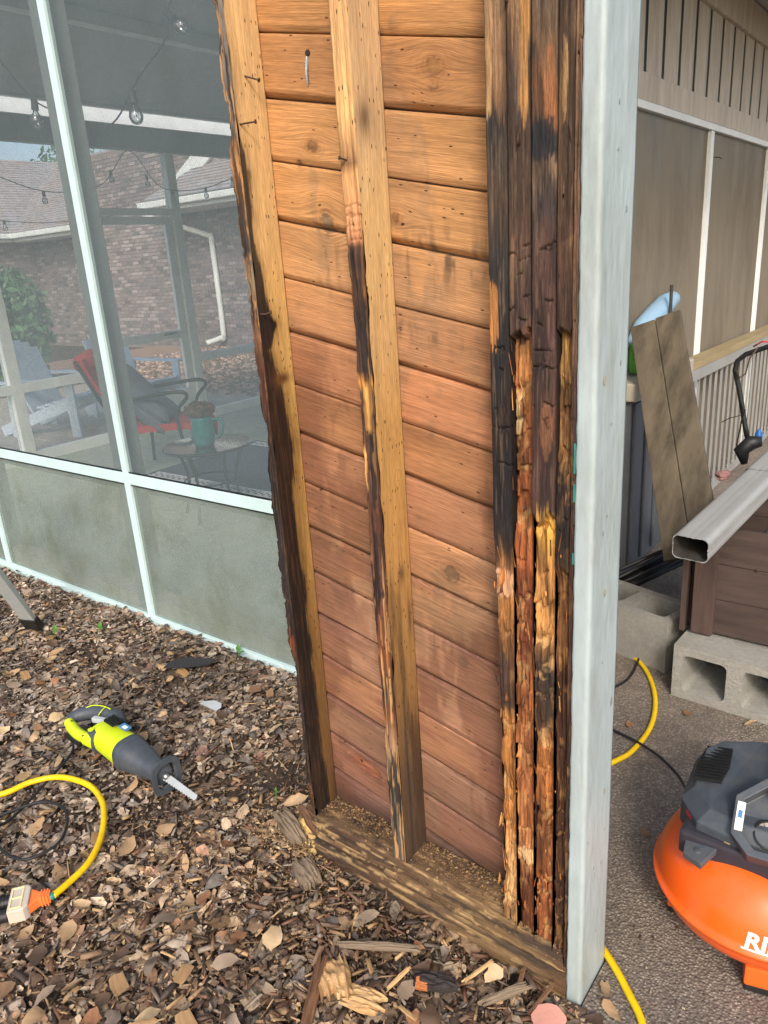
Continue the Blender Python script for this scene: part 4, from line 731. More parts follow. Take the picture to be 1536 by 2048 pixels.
MB().box(-4.95, -0.95, SY-0.004, SY+0.03, -0.02, 0.035).build('bottom_channel', M['frame'], SW, bevel=0.002)
for px in POSTX: MB().box(px-0.125, px-0.030, SY+0.032, SY+0.12, 0.006, 2.75).build('timber_post', M['post_paint'], SW, bevel=0.003)
for i in range(3): MB().box(POSTX[i]-0.028, POSTX[i+1]-0.127, SY+0.032, SY+0.12, 0.003, 0.105).build('timber_sill', pm('sill_wood%d' % i, (176, 172, 158), .8, 20, .15, .2) if i == 0 else bpy.data.materials['sill_wood0'], SW)
for i in range(3): MB().box(POSTX[i]-0.028, POSTX[i+1]-0.127, SY+0.05, SY+0.10, 0.61, 0.65).build('timber_rail', M['post_paint'], SW)

# ================================================================== PORCH: far left wall (plane X = -6), ceiling
FW = thing('far_screen_wall', (-6, 3.5, 0), 'grey white framed far porch wall with a screen door, seen through the left screens', 'screen wall')
fx0, fx1 = -6.05, -5.96
for yy in (0.8, 2.05, 3.0, 4.0, 5.3, 6.4): MB().box(fx0, fx1, yy-0.05, yy+0.05, 0.0, 2.6).build('timber_post', M['gutter'], FW, bevel=0.003)
MB().box(fx0, fx1, 0.6, 6.5, 2.602, 2.80).build('header_beam', M['post_paint'], FW)
for (a, c_) in ((0.85, 2.0), (2.1, 2.95), (4.05, 5.25), (5.35, 6.35)):
    MB().box(fx0+.02, fx1, a, c_, 0.61, 0.69).build('mid_rail', M['gutter'], FW)
    MB().box(fx0+.02, fx1, a, c_, 0.0, 0.09).build('kick_board', M['gutter'], FW)
    MB().box(-6.012, -6.010, a, c_, 0.0902, 0.6098).build('screen_panel', M['scr_far'], FW); MB().box(-6.012, -6.010, a, c_, 0.6902, 2.601).build('screen_panel', M['scr_far'], FW)
MB().box(fx0+.02, fx1, 3.05, 3.95, 2.04, 2.10).build('door_header', M['gutter'], FW)
MB().box(-6.012, -6.010, 3.05, 3.95, 2.101, 2.601).build('screen_panel', M['scr_far'], FW)
door = MB().box(-6.03, -5.99, 3.06, 3.12, 0.02, 2.03).box(-6.03, -5.99, 3.86, 3.945, 0.02, 2.03).box(-6.03, -5.99, 3.1201, 3.8599, 1.96, 2.03).box(-6.03, -5.99, 3.1201, 3.8599, 0.87, 0.95).box(-6.03, -5.99, 3.1201, 3.8599, 0.02, 0.36).build('screen_door', M['gutter'], FW)
MB().tube([(-5.98, 3.8, 0.93), (-5.95, 3.72, 0.93), (-5.95, 3.62, 0.925)], 0.008, 8).build('handle', M['black'], door, smooth=True)
b = MB(); b.box(-6.06, -0.78, 0.66, 6.7, 2.96, 3.02); b.build('porch_ceiling', M['ceiling'], None, kind='structure')
GB = thing('sky_strip_board', (-6.45, 3.5, 2.95), 'added white board outside the far porch wall, standing in for bright sky above its dark header', 'beam')  # white board added outside, catches sun in place of a bright sky strip
MB().box(-6.47, -6.43, 0.2, 6.9, 2.83, 3.10).build('board', M['whitepaint'], GB)
PB = thing('clerestory_strip', (-6, 3.5, 2.8), 'thin white boards framing the bright open strip above the far porch header', 'trim')
MB().box(-6.03, -5.98, 0.6, 6.6, 2.935, 2.958).build('fascia_board', M['whitepaint'], PB)
MB().box(-6.03, -5.98, 0.6, 6.6, 2.802, 2.812).build('sill_board', M['whitepaint'], PB)
MB().box(-3.9, -3.82, 0.70, 6.6, 2.88, 2.955).build('ceiling_beam', M['whitepaint'], None, label='white ceiling beam crossing the porch at the top of the picture', cat='beam')
MB().box(-6.3, -0.80, 0.60, 0.78, 2.752, 2.955).build('porch_header', M['post_paint'], None, label='grey header beam above the left porch screens', cat='beam')

# ================================================================== RIGHT SIDE WALL (plane X = -0.8), carport
RW = thing('side_wall', (-0.83, 3.5, 0), 'taupe slatted gable wall over brown screens at the back of the carport', 'wall')
cx = -0.80
MB().box(cx-0.05, cx+0.012, 0.7, 8.6, 2.06, 2.165).build('header_board', M['taupe'], RW, bevel=0.003)
k = 0
y = 1.285
while y < 8.4:
    MB().box(cx-0.0035, cx+0.0005, y+0.020, y+0.205, 2.165, 2.556).build('plank', M['taupe'], RW, bevel=0.001); y += 0.225
MB().box(cx-0.06, cx-0.004, 0.7, 8.6, 2.166, 2.556).build('gap_shade_panel', M['black'], RW)  # black sheet standing in for the shade between the slats
MB().box(cx-0.05, cx+0.02, 0.7, 8.6, 2.557, 2.72).build('frieze_board', M['taupe'], RW, bevel=0.003)
MB().box(cx-0.02, cx+0.014, 0.7, 8.6, 2.028, 2.058).build('white_channel', M['whitepaint'], RW)
ys = [0.75, 2.10, 3.44, 4.79, 6.14, 7.5]
for yy in ys: MB().box(cx-0.03, cx+0.010, yy-0.022, yy+0.03, 0.0, 2.026).build('mullion', M['whitepaint'] , RW, bevel=0.002)
for a, c_ in zip(ys[:-1], ys[1:]):
    MB().box(cx-0.012, cx-0.010, a+0.031, c_-0.023, 0.02, 2.026).build('screen_panel', M['scr_side'], RW)
    MB().tube([(cx+0.012, a+0.05, 1.9), (cx+0.03, a+0.07, 1.9), (cx+0.035, a+0.10, 1.895)], 0.003, 6).build('hook', M['nail'], RW)
b = MB(); b.box(-0.85, 0.15, 0.25, 9, 2.73, 2.79); b.build('carport_ceiling', M['ceiling'], None, kind='structure')
# railing in front of that wall
RL = thing('railing', (-0.73, 4.2, 0), 'white baluster railing with a wooden top rail against the brown screens', 'railing')
def rz(y): return 0.868-0.012*(y-3.4)
for a, c_ in ((2.9, 4.05), (4.052, 7.4)):
    MB().beam((-0.735, a, rz(a)-0.012), (-0.735, c_, rz(c_)-0.012), 0.10, 0.036).build('top_rail', M['hand'], RL, bevel=0.003)
    MB().beam((-0.705, a, rz(a)-0.062), (-0.705, c_, rz(c_)-0.062), 0.035, 0.062).build('rail_band', M['rail_shade'], RL)
y = 2.95
while y < 7.35:
    MB().box(-0.715, -0.706, y, y+0.022, 0.05, rz(y)-0.0945).build('baluster', M['rail_shade'], RL); y += 0.118
MB().box(-0.738, -0.702, 2.9, 7.4, 0.01, 0.049).build('bottom_rail', M['rail_shade'], RL)

# ================================================================== CARPORT OBJECTS
# cinder blocks
def cinder_block(label, loc, rz, upright):
    """0.40 x 0.20 x 0.20 block with two open cores"""
    t = thing('cinder_block', (0, 0, 0), label, 'block', 'cinder blocks under the wooden box')
    def ring(z, hole):
        out = []
        for (cx_, w) in ((-0.094, 0.146), (0.094, 0.146)): out.append((cx_, w))
        return out
    L, W, H = 0.398, 0.198, 0.203
    bm = bmesh.new()
    # outer + two cores as a grid of wall pieces welded into one shell
    def loop(pts, z): return [bm.verts.new((a, b_, z)) for a, b_ in pts]
    outer = [(-L/2, -W/2), (0, -W/2), (L/2, -W/2), (L/2, W/2), (0, W/2), (-L/2, W/2)]
    def core(c, s):
        hw, hh, r = 0.071*s, 0.068*s, 0.02
        pts = []
        for (sx, sy, a0) in ((1, -1, -90), (1, 1, 0), (-1, 1, 90), (-1, -1, 180)):
            for q in range(4):
                a = R_(a0+q*30); pts.append((c+sx*(hw-r)+math.cos(a)*r, sy*(hh-r)+math.sin(a)*r))
        return pts
    vs = {}
    for z in (0, H):
        o_ = loop(outer, z); c1 = loop(core(-0.096, 1.0 if z else 0.92), z); c2 = loop(core(0.096, 1.0 if z else 0.92), z); vs[z] = (o_, c1, c2)
    for z in (0, H):
        o_, c1, c2 = vs[z]
        es = []
        for lp in (o_, c1, c2):
            for i in range(len(lp)): es.append(bm.edges.new((lp[i], lp[(i+1) % len(lp)])))
        bmesh.ops.triangle_fill(bm, edges=es, use_beauty=True, use_dissolve=False)
    for a, b_ in zip(vs[0], vs[H]):
        for i in range(len(a)):
            j = (i+1) % len(a); bm.faces.new((a[i], a[j], b_[j], b_[i]))
    bmesh.ops.recalc_face_normals(bm, faces=bm.faces)
    me = bpy.data.meshes.new('block_body'); bm.to_mesh(me); bm.free(); me.materials.append(M['block'])
    o = link('block_body', me, t)
    if not upright: o.rotation_euler = (R_(90), 0, 0); o.location = (0, 0.101, 0.0995)
    t.location = loc; t.rotation_euler = (0, 0, rz)
    return t
cinder_block('grey cinder block standing with its holes up, behind the yellow cord near the post', (-0.435, 1.52, 0.001), R_(-15), True)
cinder_block('grey cinder block on its side with open holes facing out, under the wooden box', (-0.001, 1.335, 0.001), R_(-3), False)
cinder_block('cinder block hidden mostly under the far corner of the wooden box', (0.40, 1.36, 0.001), R_(-2), False)

# wooden box on the blocks
bx = thing('wooden_box', (0.15, 1.6, 0.21), 'weathered brown wooden box resting on the cinder block, under the downspout', 'box')
wb = pm('box_wood', (70, 57, 51), 0.8, 26, 0.5, 0.4, 50, stretch=(.12, 1, 1), dirt=(70, 56, 50), da=0.5, ds=4)
wbv = pm('box_wood_upright', (76, 60, 53), 0.8, 26, 0.5, 0.4, 50, stretch=(1, 1, .12), dirt=(70, 56, 50), da=0.5, ds=4)
Y0 = 1.35; bz = 0.212
for i in range(3):
    MB().box(-0.175, 0.55, Y0+0.012, Y0+0.032, bz+i*0.128+0.001, bz+(i+1)*0.128-0.001).build('plank', wb, bx, bevel=0.002)
    MB().box(-0.203, -0.183, Y0+0.034, 1.9, bz+i*0.128+0.001, bz+(i+1)*0.128-0.001).build('plank', wb, bx, bevel=0.002)
    MB().box(-0.175, 0.55, 1.902, 1.922, bz+i*0.128+0.001, bz+(i+1)*0.128-0.001).build('plank', wb, bx, bevel=0.002)
MB().box(-0.182, -0.112, Y0-0.008, Y0+0.0115, bz-0.002, bz+0.384).build('corner_board', wbv, bx, bevel=0.002)
MB().box(-0.222, -0.204, Y0-0.002, Y0+0.07, bz-0.01, bz+0.384).build('corner_board', wbv, bx, bevel=0.002)
MB().box(-0.18, 0.55, Y0+0.034, 1.9, bz+0.01, bz+0.03).build('bottom_board', wb, bx)
MB().lathe([(0.0001, 0), (0.006, 0), (0.004, 0.004), (0.0001, 0.005)], 10, (0.005, Y0+0.012, 0.47), ((1,0,0),(0,0,1),(0,-1,0))).build('nail_head', M['nail'], bx)
MB().lathe([(0.001, 0), (0.09, 0.02), (0.13, 0.07), (0.11, 0.13), (0.02, 0.15)], 20, (0.15, 1.65, bz+0.2), sx=1.5).build('grey_bucket_lid', M['greylight'], None, smooth=True, label='rounded grey plastic bundle inside the wooden box', cat='bundle')

# aluminium downspout lying over the box
DS = thing('downspout_pipe', (-0.11, 1.0, 0.61), 'white fluted metal downspout with an open end lying across the wooden box', 'downspout')
def downspout():
    A = Vector((-0.110, 1.0, 0.652)); B = Vector((-0.014, 2.2, 0.732)); d = (B-A).normalized(); sd = d.cross(Vector((0,0,1))).normalized(); up = sd.cross(d)
    w, h = 0.052, 0.037
    def prof(w, h, fl=True):
        pts = []
        r = 0.016; 
        for (sx, sy, a0) in ((1, 1, 0), (-1, 1, 90), (-1, -1, 180), (1, -1, 270)):
            for q in range(5):
                a = R_(a0+q*22.5); pts.append([sx*(w-r)+math.cos(a)*r, sy*(h-r)+math.sin(a)*r])
            if fl:
                n_ = 12
                for i in range(1, n_):
                    t = i/n_; off = -0.0014*(0.5+0.5*math.cos(t*8*math.pi*1.0+math.pi)) if 0.2 < t < 0.8 else 0
                    if a0 == 0: pts.append([(w-r)*(1-2*t), h+off])
                    elif a0 == 90: pts.append([-w-off, (h-r)*(1-2*t)])
                    elif a0 == 180: pts.append([-(w-r)*(1-2*t), -h-off])
                    else: pts.append([w+off, -(h-r)*(1-2*t)])
        return pts
    def extr(pr_, a, b_, m=2):
        out = []
        for i in range(m): 
            p = a+(b_-a)*(i/(m-1)); out.append([p+sd*x+up*y for x, y in pr_])
        return out
    L = (B-A).length
    po = prof(w, h); pi_ = prof(w-0.0022, h-0.0022); n = len(po); vs = []; fs = []
    rings = [extr(po, A, B)[0], extr(po, A, B)[1], extr(pi_, A, B)[1], extr(pi_, A, B)[0]]
    rj = np.random.default_rng(4)
    for ri in (0, 3):
        rings[ri] = [v-d*float(0.0012*abs(rj.normal())) for v in rings[ri]]
    for r in rings: vs += r
    for k_ in range(4):
        for i in range(n):
            a, b_ = k_*n+i, k_*n+(i+1) % n; c, e = ((k_+1) % 4)*n+(i+1) % n, ((k_+1) % 4)*n+i; fs.append((a, b_, c, e))
    m = MB().add(vs, [q for i_, q in enumerate(fs) if i_//n != 2]); m.build('pipe', M['downspout'], DS, smooth=True, angle=0.7)
    MB().add(rings[2]+rings[3], [(i, (i+1) % n, n+(i+1) % n, n+i) for i in range(n)]+[tuple(range(n))]).build('dark_lining', M['darkin'], DS, smooth=True, angle=0.7)  # dark inner faces with a closed far end
    # crimped collar where two lengths meet
    pj = prof(w+0.002, h+0.002); q = A+(B-A)*0.52; r1 = extr(pj, q, q+d*0.30); vs = r1[0]+r1[1]; fs = [(i, (i+1) % n, n+(i+1) % n, n+i) for i in range(n)]
    MB().add(vs, fs).build('joint_sleeve', M['downspout'], DS, smooth=True, angle=0.7)
    MB().lathe([(0.0001, 0), (0.005, 0), (0.004, 0.003), (0.0001, 0.004)], 10, q+d*0.02+sd*(w*.8)+up*(h+0.001), (sd, d, up)).build('rivet', M['steel'], DS)
downspout()
WB = thing('weathered_plank', (0.0, 2.3, 0.7), 'short grey weathered board lying above the downspout at the right edge', 'board')
MB().obox((0.10, 2.30, 0.715), (Vector((.93, .2, .0)).normalized(), Vector((-.2, .93, 0)).normalized(), (0,0,1)), (0.22, 0.07, 0.045)).build('board', M['oldgrey'], WB, bevel=0.008)
MB().tube([(0.02, 2.42, 0.79), (0.15, 2.45, 0.80), (0.3, 2.48, 0.80)], 0.045, 14).build('log_end', M['oldgrey'], None, smooth=True, label='rounded grey branch lying behind the weathered board', cat='branch')

# leaning wide board (two grooves)
LB = thing('leaning_board', (-0.36, 1.95, 0.2), 'wide brown wooden board leaning against the railing behind the downspout', 'board')
def lean():
    T = np.array([-0.636, 2.2, 1.18]); Bt = np.array([-0.262, 1.62, 0.37]); d = Vector(T-Bt); L = d.length; d.normalize()
    sd = Vector((0.80, 0.0, 0.0)); sd = Vector((0.97, 0.02, 0.12)); sd = (sd-d*sd.dot(d)).normalized(); nn = sd.cross(d)
    mt = pm('board_wood', (92, 83, 68), 0.8, 18, 0.4, 0.5, 60, stretch=(1, .4, .22), dirt=(48, 40, 30), da=0.9, ds=11)
    c = Vector((T+Bt)/2)
    for (o, w) in ((-0.053, 0.053), (0.053, 0.052)): MB().obox(c+sd*o, (sd, d, nn), (w-0.0006, L/2+0.002*o/abs(o), 0.012)).build('plank', mt, LB, bevel=0.004)
lean()

# grey resin cabinet behind the post
CB = thing('storage_cabinet', (-0.72, 2.2, 0), 'dark grey ribbed plastic storage cabinet with a pale lid behind the post', 'cabinet')
MB().box(-0.86, -0.690, 2.10, 2.85, 0.02, 0.845).build('cabinet_body', M['cabinet'], CB, bevel=0.006)
for yy in (2.10, 2.26, 2.42, 2.58, 2.72): MB().box(-0.689, -0.675, yy+0.02, yy+0.10, 0.05, 0.83).build('rib', M['cabinet'], CB, bevel=0.005)
for xx in (-0.84, -0.77): MB().box(xx, xx+0.04, 2.086, 2.099, 0.05, 0.83).build('rib', M['cabinet'], CB, bevel=0.004)
MB().box(-0.87, -0.655, 2.07, 2.88, 0.847, 0.925).build('lid', M['lid'], CB, bevel=0.008)
def blob(name, c, r, mat, label, cat, seed, amp=0.35, nlat=14, nlon=20):
    vs, fs = [], []
    for i in range(nlat+1):
        th = math.pi*i/nlat
        for j in range(nlon):
            ph = 2*math.pi*j/nlon; q = np.array([math.sin(th)*math.cos(ph), math.sin(th)*math.sin(ph), math.cos(th)])
            s_ = 1+amp*(float(fbm(q[0]*1.7+9, q[1]*1.7+9, q[2]*1.7+9, seed, 3))-.5)*2
            vs.append((c[0]+q[0]*r[0]*s_, c[1]+q[1]*r[1]*s_, c[2]+max(q[2]*r[2]*s_, -r[2]*.8)))
    for i in range(nlat):
        for j in range(nlon): fs.append((i*nlon+j, i*nlon+(j+1) % nlon, (i+1)*nlon+(j+1) % nlon, (i+1)*nlon+j))
    return MB().add(vs, fs).build(name, mat, None, smooth=True, label=label, cat=cat)
blob('green_bag', (-0.735, 2.33, 1.01), (0.045, 0.10, 0.09), M['green'], 'crumpled bright green bag on the pale cabinet lid beside the post', 'bag', 71, 0.3, 30, 40)
MB().tube([(-0.765, 2.274, 1.068), (-0.765, 2.409, 1.122), (-0.765, 2.589, 1.167), (-0.765, 2.724, 1.203), (-0.765, 2.832, 1.221), (-0.765, 2.886, 1.23)], [0.02, 0.045, 0.052, 0.05, 0.038, 0.01], 14, flat=1.0).build('pool_float', M['blue'], None, smooth=True, label='pale blue pool float leaning against the brown screen above the leaning board', cat='float')
MB().tube([(-0.70, 2.60, 0.9), (-0.70, 2.60, 1.30)], 0.008, 8).build('pole', M['darkin'], None, label='thin dark pole in front of the pale blue float', cat='pole')
blob('pink_cloth', (-0.387, 2.5, 0.443), (0.03, 0.05, 0.02), M['rope'], 'small pink and white cloth beside the leaning board', 'cloth', 75, 0.6, 30, 40)
MB().lathe([(0.0001, 0), (0.016, 0), (0.016, 0.035), (0.012, 0.04), (0.0001, 0.06)], 16, (-0.24, 2.45, 0.63)).build('bottle_cap', M['bluecap'], None, smooth=True, angle=0.7, label='bright blue cap beside the black mower handle', cat='cap')
blob('red_ball', (-0.50, 2.15, 0.36), (0.05, 0.05, 0.04), M['red'], 'small red plastic piece between the cabinet and the leaning board', 'toy', 77, 0.3)
# folded black rods on the floor
RD = thing('rod_bundle', (-0.45, 1.95, 0.15), 'bundle of black metal rods lying behind the first cinder block', 'rods')
for i in range(10):
    a = Vector((-0.62+0.03*RNG.random(), 1.62+0.12*RNG.random(), 0.05+0.02*i*RNG.random()+0.05)); b_ = a+Vector((0.20+0.1*RNG.random(), 0.45+0.1*RNG.random(), 0.06+0.05*RNG.random()))
    MB().tube([a, b_], 0.007+0.004*RNG.random(), 8).build('rod', M['black'], RD, smooth=True)
# mower handle
MH = thing('mower_handle', (-0.2, 2.0, 0.72), 'bent black tube handle with thin wires in front of the white railing', 'handle')
MB().tube([(0.15, 2.0, 1.20), (-0.15, 2.0, 1.10), (-0.225, 2.0, 1.07), (-0.252, 2.0, 1.045), (-0.258, 2.0, 1.01), (-0.235, 2.0, 0.93), (-0.203, 2.0, 0.79), (-0.19, 2.0, 0.74)], 0.0095, 10).build('tube', M['black'], MH, smooth=True)
MB().tube([(-0.14, 2.0, 0.74), (-0.175, 1.99, 0.735), (-0.205, 1.98, 0.70), (-0.19, 1.98, 0.65)], [0.02, 0.03, 0.03, 0.012], 12).build('clamp', M['black'], MH, smooth=True)
MB().tube([(-0.20, 2.0, 1.10), (-0.17, 1.985, 1.12), (-0.12, 1.985, 1.118)], 0.003, 6).build('wire', M['red'], MH, smooth=True)
MB().tube([(-0.25, 1.985, 1.01), (-0.235, 1.98, 0.985), (-0.215, 1.98, 1.0), (-0.205, 1.98, 1.06), (-0.18, 1.985, 1.1)], 0.003, 6).build('wire', M['nail'], MH, smooth=True)
MB().tube([(-0.225, 1.985, 0.89), (-0.205, 1.98, 0.86), (-0.215, 1.985, 0.82), (-0.225, 1.985, 0.72), (-0.20, 1.985, 0.68)], 0.003, 6).build('wire', M['black'], MH, smooth=True)
MB().tube([(-0.215, 1.99, 0.84), (-0.26, 1.99, 0.825), (-0.29, 1.99, 0.805)], 0.002, 6).build('wire', M['black'], MH, smooth=True)

# ------------------------------------------------------------------ pancake compressor
CC = Vector((0.245, 0.408, 0)); CR = 0.2235
CP = thing('air_compressor', CC, 'round orange pancake air compressor with a dark grey plastic shroud on the concrete', 'compressor')
prof = [(0.0001, 0.062), (0.09, 0.060), (0.15, 0.066), (0.185, 0.080), (0.206, 0.100), (0.2150, 0.118), (0.2180, 0.1265), (0.2225, 0.1285), (0.2245, 0.1315), (0.2245, 0.1345), (0.2225, 0.1375), (0.2180, 0.1395), (0.2150, 0.150), (0.208, 0.172), (0.192, 0.196), (0.165, 0.220), (0.13, 0.236), (0.09, 0.244), (0.0001, 0.247)]
prof = [(r, 0.131+(z-0.131)*1.26 if z > 0.14 else (0.131+(z-0.131)*1.22 if z < 0.125 else z)) for r, z in prof]
MB().lathe(prof, 96, CC).build('tank', M['orange'], CP, smooth=True, angle=1.2)
for a in (-75, 15, 105, 195):
    p = CC+Vector((math.cos(R_(a))*0.165, math.sin(R_(a))*0.165, 0)); t_ = Vector((-math.sin(R_(a)), math.cos(R_(a)), 0)); r_ = Vector((math.cos(R_(a)), math.sin(R_(a)), 0))
    MB().obox(p+Vector((0, 0, 0.042)), (t_, r_, (0,0,1)), (0.03, 0.022, 0.025)).build('foot', M['orange'], CP, bevel=0.005)
    MB().obox(p+Vector((0, 0, 0.009)), (t_, r_, (0,0,1)), (0.027, 0.02, 0.009)).build('rubber_pad', M['rubber'], CP, bevel=0.003)
# shroud: facet solid, left top panel with louvres, raised handle spine
def P(x, y, z): return (CC.x+x, CC.y+y, z+0.032)
def poly(name, v, f, mat, parent=CP, bevel=0.004, **k): return MB().add(v, f).build(name, mat, parent, bevel=bevel, **k)
lo, hi = 0.205, 0.335
foot = [(-0.150, 0.150), (-0.175, 0.09), (-0.165, -0.055), (-0.115, -0.115), (-0.03, -0.125), (0.10, -0.12), (0.16, -0.04), (0.16, 0.10), (0.08, 0.19), (-0.06, 0.20)]
topf = [(-0.128, 0.130), (-0.150, 0.085), (-0.142, -0.03), (-0.095, -0.088), (-0.03, -0.10), (0.08, -0.095), (0.13, -0.03), (0.13, 0.09), (0.07, 0.165), (-0.05, 0.175)]
nf_ = len(foot)
vs = [P(a, b_, lo+0.02) for a, b_ in foot]+[P(a, b_, 0.285) for a, b_ in foot]+[P(a, b_, hi-0.025*(b_ < 0)) for a, b_ in topf]
fs = [tuple(range(nf_-1, -1, -1)), tuple(range(2*nf_, 3*nf_))]+[(i+q*nf_, (i+1) % nf_+q*nf_, (i+1) % nf_+(q+1)*nf_, i+(q+1)*nf_) for q in (0, 1) for i in range(nf_)]
shroud = poly('shroud', vs, fs, M['charcoal'])
# under-frame in maroon-dark and front bracket lug
MB().obox(P(-0.02, -0.02, 0.236), ((1,0,0),(0,1,0),(0,0,1)), (0.125, 0.115, 0.03)).build('motor_base', pm('dark_base', (48, 46, 54), .55, 30, .15, .08), CP, bevel=0.01)
poly('mount_lug', [P(-0.135, -0.105, 0.235), P(-0.125, -0.165, 0.225), P(-0.085, -0.178, 0.222), P(-0.06, -0.12, 0.242), P(-0.135, -0.105, 0.252), P(-0.125, -0.165, 0.238), P(-0.085, -0.178, 0.236), P(-0.06, -0.12, 0.258)], [(0,1,2,3),(7,6,5,4),(0,4,5,1),(1,5,6,2),(2,6,7,3),(3,7,4,0)], M['charcoal'], bevel=0.002)
MB().lathe([(0.0001, 0), (0.009, 0), (0.007, 0.006), (0.0001, 0.007)], 12, P(-0.10, -0.15, 0.240)).build('bolt', M['charcoal'], CP)
for i in range(12):
    t_ = i/11; p = Vector(P(-0.146+0.006*t_, 0.10-0.125*t_, 0.3125))
    MB().obox(p+Vector((0.020, 0, 0.0185)), (Vector((1, .05, .20)).normalized(), Vector((-.05, 1, 0)).normalized(), Vector((-.20, 0, 1)).normalized()), (0.034-0.002*abs(i-6)*.5, 0.0022, 0.004)).build('louvre', M['black'] if i % 1 == 0 else M['charcoal'], shroud)
MB().obox(P(-0.1325, -0.082, 0.272), (Vector((.65, -.76, 0)).normalized(), Vector((.76, .65, 0)).normalized(), (0,0,1)), (0.014, 0.008, 0.007)).build('switch', M['red'], CP, bevel=0.003)
# handle spine rising to the back and running over the top
hp = [P(0.015, 0.215, 0.30), P(0.015, 0.21, 0.405), P(0.045, 0.15, 0.425), P(0.065, 0.05, 0.412), P(0.065, -0.02, 0.385), P(0.035, -0.06, 0.355)]
hs = MB()
for a, b_ in zip(hp[:-1], hp[1:]): hs.beam(a, b_, 0.05, 0.028, up=(0.3, 0.2, 1))
hs.build('handle', M['charcoal'], CP, bevel=0.005)
# control panel: octagonal hood with gauge
def octa(c, ux, uy, r0, r1): return [(math.cos(R_(a))*r0, math.sin(R_(a))*r1) for a in range(22, 382, 45)]
ux = Vector((1, 0.12, 0)).normalized(); uz = Vector((0.05, -0.55, 0.83)).normalized(); uy = uz.cross(ux)
pc = Vector(P(0.055, -0.075, 0.325))
oc = [(-0.105, -0.05), (-0.07, -0.085), (0.09, -0.085), (0.12, -0.05), (0.12, 0.05), (0.085, 0.085), (-0.05, 0.085), (-0.105, 0.03)]
ic = [(a*0.84, b_*0.82) for a, b_ in oc]
vs = [pc+ux*a+uy*b_-uz*0.045 for a, b_ in oc]+[pc+ux*a+uy*b_+uz*0.012 for a, b_ in oc]+[pc+ux*a+uy*b_+uz*0.012 for a, b_ in ic]+[pc+ux*a+uy*b_-uz*0.018 for a, b_ in ic]
fs = [tuple(range(7, -1, -1))]+[(i+q*8, (i+1) % 8+q*8, (i+1) % 8+(q+1)*8, i+(q+1)*8) for q in range(3) for i in range(8)]+[tuple(range(24, 32))]
panel = poly('control_panel', vs, fs, M['charcoal'], bevel=0.002)
gc = pc+ux*(-0.035)+uy*(-0.028)-uz*0.017
MB().lathe([(0.0001, 0), (0.029, 0), (0.031, 0.004), (0.031, 0.012), (0.027, 0.013), (0.027, 0.006), (0.0001, 0.006)], 28, gc, (ux, uy, uz)).build('gauge', M['black'], panel, smooth=True, angle=.6)
MB().lathe([(0.0001, 0.0066), (0.0265, 0.0066), (0.0265, 0.0072), (0.0001, 0.0072)], 28, gc, (ux, uy, uz)).build('gauge_dial', pm('dial', (150, 140, 130), .5, 60, .2, 0), panel)
MB().obox(gc+uz*0.0085, ((ux+uy*.6).normalized(), (uy-ux*.6).normalized(), uz), (0.018, 0.0012, 0.0008)).build('gauge_needle', M['black'], panel)
for i in range(9):
    a = R_(-40+i*32.5); MB().obox(gc+uz*0.0076+ux*math.cos(a)*.022+uy*math.sin(a)*.022, (ux*math.cos(a)+uy*math.sin(a), -ux*math.sin(a)+uy*math.cos(a), uz), (0.003, 0.0007, 0.0004)).build('gauge_tick', M['black'], panel)
MB().obox(pc+ux*(-0.092)+uy*(-0.012)+uz*0.0135, (ux, uy, uz), (0.0075, 0.03, 0.0008)).build('sticker', M['white'], panel)
MB().obox(pc+ux*(-0.092)+uy*(-0.008)+uz*0.0146, (ux, uy, uz), (0.004, 0.008, 0.0004)).build('sticker_print', M['labelblue'], panel)
MB().obox(pc+ux*(0.05)+uy*(0.045)-uz*0.0165, (ux, uy, uz), (0.04, 0.012, 0.0015)).build('sticker', M['greylight'], panel)
MB().lathe([(0.0001, 0), (0.009, 0), (0.009, 0.012), (0.006, 0.014), (0.006, 0.03), (0.0001, 0.03)], 14, P(-0.055, -0.115, 0.262), (Vector((0,0,1)), Vector((.2,1,0)).normalized(), Vector((1,-.2,0)).normalized())).build('brass_fitting', M['brass'], CP, smooth=True, angle=.6)
MB().obox(P(0.0, -0.128, 0.2455), ((1,0.02,0),(0,1,-.25),(0,.25,1)), (0.05, 0.004, 0.0008)).build('sticker', M['white'], CP)
# lettering wrapped onto the tank
def wrapped_text(txt, size, z0, ang0, mat, parent, sh=0.0):
    cu = bpy.data.curves.new('lettering', 'FONT'); cu.body = txt; cu.size = size; cu.extrude = 0; cu.shear = sh; cu.offset = 0.0016
    to = bpy.data.objects.new('lettering', cu); COL.objects.link(to); bpy.context.view_layer.update()
    me = bpy.data.meshes.new_from_object(to.evaluated_get(bpy.context.evaluated_depsgraph_get())); bpy.data.objects.remove(to)
    bm = bmesh.new(); bm.from_mesh(me); bmesh.ops.triangulate(bm, faces=bm.faces); bmesh.ops.subdivide_edges(bm, edges=bm.edges, cuts=2)
    def rad(z):
        zz = [q[1] for q in prof]; rr = [q[0] for q in prof]
        return float(np.interp(z, zz[3:], rr[3:]))
    for v in bm.verts:
        z = z0+v.co.y*0.93; r = rad(z)+0.0008; a = ang0+v.co.x/0.215; v.co = Vector((math.cos(a)*r, math.sin(a)*r, z))
    bm.to_mesh(me); bm.free(); me.materials.append(mat)
    o = link('lettering', me, parent); ORG[o.name] = CC; return o
wrapped_text('RIDGID', 0.048, 0.1480, R_(-86), M['white'], CP, 0.12)
um = MB()
A0, A1 = R_(-87), R_(-87)+0.27/0.215
